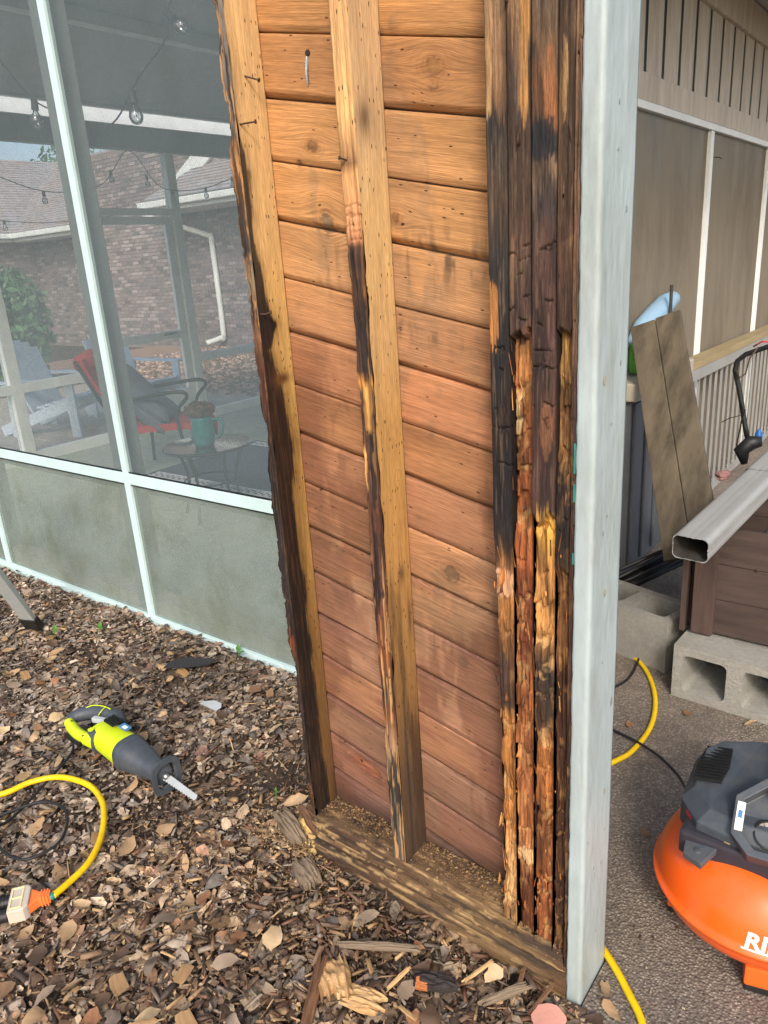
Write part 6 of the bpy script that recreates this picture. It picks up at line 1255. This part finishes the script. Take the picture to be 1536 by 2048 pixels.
roof('roof', (-18.4, 4.5, 2.66), (-18.4, 8.9, 2.66), (-21.5, 12.2, 4.75), (-21.5, 4.5, 4.75), 30)
roof('roof', (-18.4, 8.9, 2.66), (-18.399, 8.9, 2.66), (-18.4, 12.2, 4.75), (-21.5, 12.2, 4.75), 30)
roof('roof', (-12.85, 8.7, 2.86), (-8.5, 8.7, 2.86), (-8.5, 9.9, 3.75), (-11.6, 9.9, 3.75), 14)
def eave(p0, p1, out):
    p0, p1, out = Vector(p0), Vector(p1), Vector(out)
    MB().beam(p0+out*0.0, p1+out*0.0, 0.03, 0.20, up=(0, 0, 1)).build('fascia', M['gutter'], BH)
    MB().beam(p0+out*0.075+Vector((0, 0, .03)), p1+out*0.075+Vector((0, 0, .03)), 0.115, 0.115, up=(0, 0, 1)).build('gutter', M['gutter'], BH, bevel=0.02)
eave((-18.37, 8.87, 2.56), (-15.6, 8.87, 2.56), (0, -1, 0)); eave((-18.37, 4.5, 2.56), (-18.37, 8.84, 2.56), (1, 0, 0)); eave((-12.85, 8.67, 2.74), (-8.5, 8.67, 2.74), (0, -1, 0))
MB().box(-18.4, -15.6, 8.9, HY-0.013, 2.45, 2.47).box(-12.85, -8.5, 8.70, HY-0.014, 2.63, 2.65).build('soffit', M['gutter'], BH)
MB().beam((-12.95, HY-0.06, 2.98), (-11.55, HY-0.06, 3.72), 0.08, 0.34, up=(0, 0, 1)).build('rake_board', M['gutter'], BH)
MB().tube(smooth_path([(-12.6, 8.55, 2.70), (-12.6, 8.55, 2.58), (-12.2, 9.0, 2.36), (-11.85, 9.40, 2.15), (-11.82, 9.42, 2.0), (-11.82, 9.42, 0.30), (-11.85, 9.36, 0.18), (-12.0, 9.1, 0.10)], 4), 0.055, 10).build('downspout', M['gutter'], BH, smooth=True)
# shrub and trees
def shrub(c, r, n, size, label, cat, mat, name):
    t = thing(name, (c[0], c[1], 0), label, cat)
    def fn():
        v = RNG.normal(size=3); v /= np.linalg.norm(v); k_ = 0.55+0.5*float(fbm(v[0]*2+5, v[1]*2+5, v[2]*2+5, 91, 3)); return np.array(c)+v*np.array(r)*k_*(0.45+.55*RNG.random()**.5)*1.4
    V, F = leaf_cloud(n, fn, size); V[:, 2] = np.maximum(V[:, 2], 0.02)
    o = link('foliage', npmesh('foliage', V-np.array((c[0], c[1], 0)), F, mat), t); ORG[o.name] = ORG[t.name]
    for i in range(4): MB().tube([(c[0]+.1*(i-1.5), c[1], 0), (c[0]+.25*(i-1.5)*r[0], c[1]+.1*(i % 2), c[2])], [0.04, 0.012], 8).build('stem', M['bark'], t, smooth=True)
    return t
shrub((-10.6, 4.25, 0.85), (0.6, 0.6, 0.85), 4200, 0.07, 'leafy green shrub at the far left beyond the porch', 'shrub', M['shrub'], 'shrub')
def tree(c, h, r, n, label):
    t = thing('tree', c, label, 'tree'); c = Vector(c)
    MB().tube(smooth_path([c, c+Vector((.1, .05, h*.3)), c+Vector((-.1, .1, h*.6)), c+Vector((.05, 0, h*.9))]), [0.25-0.0085*i for i in range(25)], 12).build('trunk', M['bark'], t, smooth=True)
    for i in range(6):
        a = i*1.05; MB().tube([c+Vector((0, .05, h*(.4+.07*i))), c+Vector((math.cos(a)*r*.7, math.sin(a)*r*.7, h*(.6+.06*i)))], [0.09, 0.02], 8).build('limb', M['bark'], t, smooth=True)
    cl = [np.array(c)+np.array((RNG.normal()*r*.5, RNG.normal()*r*.5, h*(.55+.45*RNG.random()))) for _ in range(16)]
    def fn(): q = cl[RNG.integers(0, 16)]; return q+RNG.normal(size=3)*np.array((r*.26, r*.26, h*.07))
    V, F = leaf_cloud(n, fn, 0.16); o = link('crown', npmesh('crown', V-np.array(c), F, M['shrub']), t); ORG[o.name] = c
tree((-25.5, 15.5, 0), 5.6, 2.2, 4000, 'green tree showing as a sliver above the shingle roof')

# ================================================================== LEAF LITTER AND DEBRIS
def place_h(x, y): return soil_h(x, y)
T_ = 7
def leaf_template(fold, curl, wid, tipx, cut0=0.0, cut1=1.0, skew=0.0, seed=0):
    rs = np.random.default_rng(seed); vs = []
    for i in range(T_):
        t = cut0+(cut1-cut0)*i/(T_-1); w = wid*max(0.02, math.sin(math.pi*min(1, max(0, t)**tipx)))**0.75 if 0.001 < t < 0.999 else 0.012
        zc = curl*((t-.5)**2-.12)
        for s in (-1, 0, 1): vs.append((t-.5+(rs.random()-.5)*.09*(abs(s)), s*w*(1+skew*s)*(1+.35*(rs.random()-.5)), zc+fold*abs(s)*w+(rs.random()-.5)*.05))
    fs = []
    for i in range(T_-1):
        for s in (0, 1): a = i*3+s; fs.append((a, a+1, a+4, a+3))
    return np.array(vs), np.array(fs)
TPL = [leaf_template(*q, seed=i) for i, q in enumerate(((.3, .3, .22, .9), (.5, .7, .26, .85), (.15, -.3, .28, .8), (.8, .2, .20, 1.0), (-.3, .5, .30, .75), (.35, -.6, .19, 1.1),
    (.2, .3, .36, .8, .12, .62, .1), (.4, .4, .30, .9, .3, 1.0, -.15), (.1, .2, .42, .9, .2, .7, .2), (.9, .9, .24, .9, 0, .75, 0), (.2, -.2, .34, .7, 0, 1, .25), (.15, .15, .26, .95, .4, 1, -.1)))]
PAL = lin([(166, 136, 100), (146, 128, 108), (120, 92, 66), (90, 70, 54), (144, 102, 70), (190, 164, 126), (122, 112, 102), (156, 124, 86), (104, 78, 58), (178, 150, 114), (130, 84, 58), (184, 150, 96)])
W_LEAF = np.array([.16, .14, .11, .08, .05, .09, .09, .11, .05, .08, .02, .02]); W_LEAF /= W_LEAF.sum()
def excl(x, y):
    bad = ((x > -0.77) & (y > -0.006)) | (x > 0.03)
    return bad
def rotm(yaw, pit, rol):
    cy_, sy_, cp, sp2, cr, sr = np.cos(yaw), np.sin(yaw), np.cos(pit), np.sin(pit), np.cos(rol), np.sin(rol)
    Rz = np.stack([np.stack([cy_, -sy_, 0*cy_], -1), np.stack([sy_, cy_, 0*cy_], -1), np.stack([0*cy_, 0*cy_, 1+0*cy_], -1)], -2)
    Ry = np.stack([np.stack([cp, 0*cp, sp2], -1), np.stack([0*cp, 1+0*cp, 0*cp], -1), np.stack([-sp2, 0*cp, cp], -1)], -2)
    Rx = np.stack([np.stack([1+0*cr, 0*cr, 0*cr], -1), np.stack([0*cr, cr, -sr], -1), np.stack([0*cr, sr, cr], -1)], -2)
    return Rz@Ry@Rx
def sample_xy(n, dens):
    out = np.zeros((0, 2))
    while len(out) < n:
        q = np.stack([-4.6+4.63*RNG.random(n*2), -1.35+1.98*RNG.random(n*2)], -1); p = dens(q[:, 0], q[:, 1]); k_ = (RNG.random(len(q)) < p) & ~excl(q[:, 0], q[:, 1])
        out = np.concatenate([out, q[k_]])
    return out[:n]
def litter(n, size0, size1, dens, name, hmax, pal, w, flatn=0.2):
    Vs, Fs, Cs = [], [], []; base = 0; xy = sample_xy(n, dens); which = RNG.integers(0, len(TPL), n)
    for ti, (tv, tf) in enumerate(TPL):
        s_ = np.where(which == ti)[0]; m = len(s_); x, y = xy[s_, 0], xy[s_, 1]
        R3 = rotm(RNG.random(m)*6.283, RNG.normal(0, flatn, m), RNG.normal(0, flatn, m)+(RNG.random(m) < .35)*3.14)
        sz = size0+(size1-size0)*RNG.random(m)**2.2; P_ = np.einsum('nij,vj->nvi', R3, tv)*sz[:, None, None]
        # torn outline
        P_ += (RNG.random(P_.shape)-.5)*sz[:, None, None]*0.05
        z = soil_h(x, y)+0.006+hmax*RNG.random(m)**1.4; P_ += np.stack([x, y, z], -1)[:, None, :]
        P_[..., 2] = np.maximum(P_[..., 2], -0.01)
        c = pal[RNG.choice(len(pal), m, p=w)]*(0.62+0.62*RNG.random((m, 1))); gl = (.25+.3*sstep(-.9, -1.5, x))[:, None]; c = c*(1-gl)+c.mean(-1, keepdims=True)*np.array((1.12, 1.02, .92))*gl; c = c*(0.62+.62*sstep(.3, .6, fbm(x*3.5, y*3.5, 0, 611, 3)))[:, None]*(1-.3*np.exp(-(((x+.35)/.5)**2+((y+.12)/.16)**2)))[:, None]; c = np.repeat(c[:, None], len(tv), 1)*(0.85+0.3*RNG.random((m, len(tv), 1)))
        Vs.append(P_.reshape(-1, 3)); Cs.append(c.reshape(-1, 3)); Fs.append((tf[None]+(np.arange(m)*len(tv))[:, None, None]).reshape(-1, 4)+base); base += m*len(tv)
    o = link(name, npmesh(name, np.concatenate(Vs), np.concatenate(Fs), M['litter'], np.concatenate(Cs))); return tag(o, kind='stuff')
def near(x, y): return np.interp(y, [-1.35, -0.9, -0.6, .2, .63], [.35, .8, 1, 1, 1])*np.interp(x, [-4.6, -3.4, -2.6, 0], [.3, .7, 1, 1])
def bare(x, y):  # trodden bare earth between the saw and the wall
    return 1-0.72*np.exp(-(((x+1.05)/0.30)**2+((y-0.12)/0.20)**2))-0.6*np.exp(-(((x+2.35)/0.16)**2+((y-0.30)/0.12)**2))-0.5*np.exp(-(((x+0.60)/0.16)**2+((y+0.20)/0.10)**2))-0.35*sstep(.52, .66, fbm(x*4, y*4, 0, 613, 3))
litter(21000, 0.016, 0.066, lambda x, y: near(x, y)*bare(x, y), 'leaf_litter', 0.016, PAL, W_LEAF)
litter(36000, 0.004, 0.020, lambda x, y: near(x, y)*(.4+.6*bare(x, y)), 'leaf_fragments', 0.024, PAL, W_LEAF, 0.4)
# wood mulch chips and splinters
def chips(n, dens, name, pal, l0, l1, hmax, asp=(.12, .38)):
    xy = sample_xy(n, dens); base = np.array([[-1,-1,-1],[1,-.8,-1],[.9,1,-1],[-1,.8,-1],[-.8,-.7,1],[1,-.6,.7],[.8,.7,1],[-.9,.6,.7]])*0.5
    L = l0+(l1-l0)*RNG.random(n)**2; Wd = L*(asp[0]+(asp[1]-asp[0])*RNG.random(n)); Th = Wd*(.25+.4*RNG.random(n))
    q = base[None]*np.stack([L, Wd, Th], -1)[:, None]*(0.8+.4*RNG.random((n, 8, 3))); R3 = rotm(RNG.random(n)*6.283, RNG.normal(0, .3, n), RNG.normal(0, .6, n)); q = np.einsum('nij,nvj->nvi', R3, q)
    q += np.stack([xy[:, 0], xy[:, 1], soil_h(xy[:, 0], xy[:, 1])+0.004+hmax*RNG.random(n)], -1)[:, None]
    f = np.array([[0,3,2,1],[4,5,6,7],[0,1,5,4],[1,2,6,5],[2,3,7,6],[3,0,4,7]]); F = (f[None]+(np.arange(n)*8)[:, None, None]).reshape(-1, 4)
    c = np.repeat((pal[RNG.integers(0, len(pal), n)]*(.55+.6*RNG.random((n, 1))))[:, None], 8, 1)*(0.85+.3*RNG.random((n, 8, 1)))
    return tag(link(name, npmesh(name, q.reshape(-1, 3), F, M['litter'], c.reshape(-1, 3))), kind='stuff')
MP = lin([(104, 82, 64), (80, 64, 52), (124, 98, 74), (64, 52, 44), (142, 114, 84), (110, 78, 58), (130, 116, 100), (172, 140, 102)])
def nearwall(x, y): return near(x, y)*np.clip(0.25+np.exp(-(((x+0.35)/0.75)**2+((y+0.35)/0.40)**2)), 0, 1)
chips(11000, nearwall, 'mulch_chips', MP, 0.008, 0.05, 0.026)
chips(5000, lambda x, y: near(x, y), 'twig_splinters', MP, 0.015, 0.06, 0.034, (.04, .10))
chips(7000, lambda x, y: np.exp(-(((x+0.75)/0.35)**2+((y+0.05)/0.22)**2))+.15*nearwall(x, y), 'soil_crumbs', lin([(78, 62, 48), (96, 78, 60), (60, 46, 36), (150, 120, 84)]), 0.003, 0.012, 0.012, (.5, .9))

n = 900; gx, gy = 0.02+0.9*RNG.random(n)**1.5, -0.4+2.0*RNG.random(n)
scatter_mesh('concrete_grit', np.stack([gx, gy, 0*gx+.002], -1), 0.0015+.006*RNG.random(n)**4, lin([(150, 130, 108), (90, 74, 60), (176, 160, 140), (66, 52, 42)])[RNG.integers(0, 4, n)], M['litter'])
# the largest leaves, each its own piece of the ground
LM = []
for i in range(24):
    tv, tf = TPL[(i*5) % 12]; c = PAL[[0, 1, 5, 9, 7, 6, 2, 4, 0, 9, 1, 3][i % 12]]*(0.62+.4*RNG.random()); cc = np.repeat(c[None], len(tv), 0)*(0.85+.3*RNG.random((len(tv), 1)))
    v = tv.copy(); v += (RNG.random(v.shape)-.5)*0.05; LM.append(npmesh('leaf', v, tf, M['litter'], cc))
xy = sample_xy(270, lambda x, y: near(x, y)*bare(x, y)*np.interp(y, [-1.35, -.9, -.8, .2, .63], [0, .2, 1, .8, .6])*(x > -2.9))
for i, (x, y) in enumerate(xy):
    o = link('leaf', LM[i % 24], ground); s = 0.045+0.03*RNG.random(); o.scale = (s, s, s); o.location = (x, y, float(soil_h(x, y))+0.030+0.012*RNG.random())
    o.rotation_euler = (RNG.normal()*.3+(3.14 if RNG.random() < .3 else 0), RNG.normal()*.25, RNG.random()*6.28)

# distinct pieces of debris
def G(x, y, dz=0.0): return Vector((x, y, float(soil_h(x, y))+0.02+dz))
def chunk(name, c, size, yaw, pit, mat, label, cat, seed, teeth=0):
    """broken piece of wood, split along the grain"""
    bm_ = MB(); L, W, H = size; nx, ny = 16, 12; vs = []; fs = []
    for top in (0, 1):
        for i in range(nx+1):
            for j in range(ny+1):
                u, v = i/nx-.5, j/ny-.5; e = 1+(.22+teeth)*(float(vn(j*1.7, i > nx/2, seed, seed))-.5)*2*abs(u)*2
                x = u*L*e; y = v*W*(1-.25*abs(u)); z = (H*.5*(1 if top else -1))*(1-.6*(2*abs(v))**3)*(1-.5*(2*abs(u))**3)+(H*.35*(float(vn(j*1.3, i*.3, 0, seed+3))-.5) if top else 0)
                vs.append((x, y, z))
    N1 = (nx+1)*(ny+1)
    for i in range(nx):
        for j in range(ny): a = i*(ny+1)+j; fs.append((a, a+1, a+ny+2, a+ny+1)[::-1]); fs.append((N1+a, N1+a+1, N1+a+ny+2, N1+a+ny+1))
    rim = [i*(ny+1) for i in range(nx+1)]+[nx*(ny+1)+j for j in range(1, ny+1)]+[i*(ny+1)+ny for i in range(nx-1, -1, -1)]+[j for j in range(ny-1, 0, -1)]
    for a, b_ in zip(rim, rim[1:]+rim[:1]): fs.append((a, b_, N1+b_, N1+a))
    o = bm_.add(vs, fs).build(name, mat, None, label=label, cat=cat); o.location = c; o.rotation_euler = (R_(random.uniform(-8, 8)), R_(pit), R_(yaw)); return o
pw = pm('broken_pale_wood', (196, 160, 112), 0.85, 60, 0.45, 1.0, 90, stretch=(.25, 1, 1), dirt=(150, 104, 60), da=0.6, ds=18)
bw = pm('broken_brown_wood', (112, 80, 56), 0.9, 60, 0.45, 1.0, 90, stretch=(.2, 1, 1), dirt=(64, 46, 36), da=0.6, ds=14)
gw = pm('broken_grey_wood', (128, 112, 92), 0.9, 60, 0.4, 1.0, 90, stretch=(.2, 1, 1), dirt=(80, 66, 54), da=0.6, ds=14)
chunk('wood_chunk', G(-0.452, -0.262, .018), (0.095, 0.075, 0.03), -40, -12, pw, 'pale splintered chunk of rotten wood with toothed fibres in the bottom litter', 'wood chunk', 3, .25)
chunk('wood_chunk', G(-0.365, -0.262, .014), (0.075, 0.06, 0.02), 20, 8, pw, 'smaller tan flake of broken wood right of the pale toothed chunk', 'wood chunk', 5, .15)
chunk('bark_stick', G(-0.455, -0.325, .022), (0.17, 0.026, 0.02), -62, 4, bw, 'dark brown bark stick lying beside the pale wood chunk at the bottom', 'stick', 7)
chunk('wood_chunk', G(-0.262, -0.15, .022), (0.085, 0.04, 0.028), 24, 0, M['char'], 'black charred block with an orange broken face below the sill', 'wood chunk', 9)
MB().obox(G(-0.280, -0.172, .026), (Vector((.9, .4, 0)).normalized(), Vector((-.4, .9, .3)).normalized(), Vector((.05, -.3, .95)).normalized()), (0.013, 0.012, 0.006)).build('wood_chip', pm('orange_wood', (176, 106, 58), .85, 80, .35, .6), None, bevel=0.002, label='orange square chip leaning on the black charred block', cat='wood chip')
chunk('wood_chunk', G(-0.84, 0.005, .018), (0.12, 0.05, 0.034), -22, 3, gw, 'grey brown offcut beside the left end of the sole plate', 'wood chunk', 11)
chunk('wood_chunk', G(-0.705, -0.075, .012), (0.09, 0.06, 0.03), -30, 0, gw, 'dull brown block half buried in front of the sill timber', 'wood chunk', 13)
chunk('stick', G(-0.42, -0.145, .016), (0.17, 0.020, 0.016), 28, -3, gw, 'straight grey stick lying below the middle of the sill', 'stick', 15)
chunk('stick', G(-0.13, -0.085, .018), (0.10, 0.020, 0.016), 52, -6, gw, 'short tan stick near the foot of the trim post', 'stick', 17)
chunk('wood_chunk', G(-0.80, 0.055, .022), (0.10, 0.04, 0.03), -20, 10, bw, 'dark splinter block at the bottom of the left stud', 'wood chunk', 19)
for i, (x, y, yw, L, lab) in enumerate([(-0.33, -0.19, 70, .06, 'thin pale splinter standing in the litter below the sill'), (-0.20, -0.075, 60, .07, 'pale split sliver lying near the black charred block'), (-0.40, -0.20, -40, .05, 'short tan splinter beside the brown stick'), (-0.06, -0.055, 75, .075, 'reddish sliver leaning on the sill beside the trim post'), (-0.115, -0.045, 100, .06, 'orange sliver sticking out under the sill timber'), (-0.27, -0.24, -15, .055, 'tan flat splinter at the bottom edge of the picture')]):
    chunk('splinter', G(x, y, .024), (L, .010, .006), yw, -18, pw if i not in (3, 4) else bw, lab, 'splinter', 23+i)
# sawdust heap at the plate end
def heap():
    n_ = 26; vs = []; fs = []
    for i in range(n_):
        for j in range(n_):
            u, v = -1+2*i/(n_-1), -1+2*j/(n_-1); r = math.hypot(u, v); h_ = max(0, 1-r)**1.2*0.035*(0.6+.8*float(vn(i*.7, j*.7, 0, 5)))
            vs.append((-0.815+u*0.085, 0.045+v*0.065, float(soil_h(-0.815+u*.085, .045+v*.065))+0.004+h_+.002*float(vn(i*3.1, j*2.7, 0, 6))))
    for i in range(n_-1):
        for j in range(n_-1): a = i*n_+j; fs.append((a, a+n_, a+n_+1, a+1))
    return MB().add(vs, fs).build('sawdust_heap', M['sawdust'], None, smooth=True, label='pale heap of sawdust and wood crumbs under the left stud', cat='sawdust')
heap()
n = 2200; px = -0.80+0.09*RNG.normal(size=n); py = 0.03+0.05*RNG.normal(size=n); ok = ~((px > -0.76) & (py > -0.005)); px, py = px[ok], py[ok]; n = len(px)
scatter_mesh('sawdust_crumbs', np.stack([px, py, soil_h(px, py)+.012+.02*RNG.random(n)], -1), 0.001+.006*RNG.random(n)**4, lin([(170, 140, 98), (146, 112, 74), (120, 90, 62), (190, 164, 122)])[RNG.integers(0, 4, n)], M['litter'])
# round pink leaf by the post, felt scrap, pale scrap, fresh green leaves
def flat_leaf(name, c, rx, ry, yaw, tilt, mat, label, cat, pts=22, rag=.05, seed=1, cup=.15):
    vs = [(0, 0, cup*rx*.3)]; rs = np.random.default_rng(seed)
    for k_ in (.5, 1.0):
        for i in range(pts): a = 2*math.pi*i/pts; q = k_*(1+rag*rs.normal()*(k_ > .6)); vs.append((math.cos(a)*rx*q, math.sin(a)*ry*q, cup*rx*(k_**2)*(.3+.3*math.sin(2*a))))
    fs = [(0, 1+i, 1+(i+1) % pts) for i in range(pts)]+[(1+i, 1+pts+i, 1+pts+(i+1) % pts, 1+(i+1) % pts) for i in range(pts)]
    m = MB().add(vs, fs); n_ = len(m.v); m.v += [(a, b_, c_-0.0012) for a, b_, c_ in m.v]; m.f += [tuple(i+n_ for i in f_)[::-1] for f_ in m.f]
    o = m.build(name, mat, None, smooth=True, label=label, cat=cat); o.location = c; o.rotation_euler = (R_(tilt[0]), R_(tilt[1]), R_(yaw)); return o
flat_leaf('fallen_leaf', G(-0.030, -0.085, .022), 0.034, 0.030, 20, (6, -5), M['gum'], 'round dusty pink leaf at the foot of the blue grey post', 'leaf', rag=.03)
flat_leaf('felt_scrap', G(-1.775, 0.43, .03), 0.085, 0.040, 60, (4, 8), M['felt'], 'black torn scrap of felt lying on the leaves below the screens', 'scrap', pts=7, rag=.3, seed=4, cup=.05)
flat_leaf('paper_scrap', G(-1.52, 0.30, .02), 0.045, 0.022, 10, (3, 4), M['greylight'], 'small pale grey scrap on the bare soil behind the saw', 'scrap', pts=8, rag=.25, seed=6)
def sprig(c, n_, s, label):
    t = thing('green_sprig', c, label, 'green leaf', 'fresh green leaves on the litter')
    for i in range(n_):
        a = i*2.4; tv, tf = TPL[i % 2]; R3 = rotm(np.array([a]), np.array([-.35]), np.array([.2]))[0]; v = (tv+np.array((.55, 0, 0)))@R3.T*s
        o = link('leaf', npmesh('leaf', v, tf, M['leafgreen'], smooth=True), t); ORG[o.name] = c
    MB().tube([c-Vector((0, 0, .02)), c+Vector((0, 0, .004))], .0015, 6).build('stem', M['leafgreen'], t)
for (x, y, n_, s, lab) in ((-2.576, .308, 3, .04, 'bright green leaves on the litter just right of the ladder foot'), (-2.40, .42, 2, .04, 'fresh green leaf pair below the screen post'), (-1.70, .60, 2, .04, 'green leaf sprig at the screen bottom channel'), (-0.98, .09, 3, .014, 'tiny green seedling on the bare soil by the left stud')):
    sprig(G(x, y, .024), n_, s, lab)
# a few dead leaves on the concrete
for i, (x, y) in enumerate(((-0.26, 1.0), (-0.12, 1.16), (0.06, 1.20), (-0.33, 0.86), (0.10, -0.08), (0.06, 0.02), (0.30, 0.05), (0.045, -0.02), (0.36, 0.02), (0.02, -0.09), (0.05, -0.12), (0.09, -0.15), (0.03, 0.06), (0.33, -0.02), (-.05, 0.55))):
    o = link('leaf', LM[[7, 6, 3, 2, 2, 8, 7, 11, 3, 14, 16, 5, 9, 20, 6][i]], carport); s = 0.05; o.scale = (s*1.1, s*.8, s*.6); o.location = (x, y, 0.008); o.rotation_euler = (0, 0, RNG.random()*6.28)
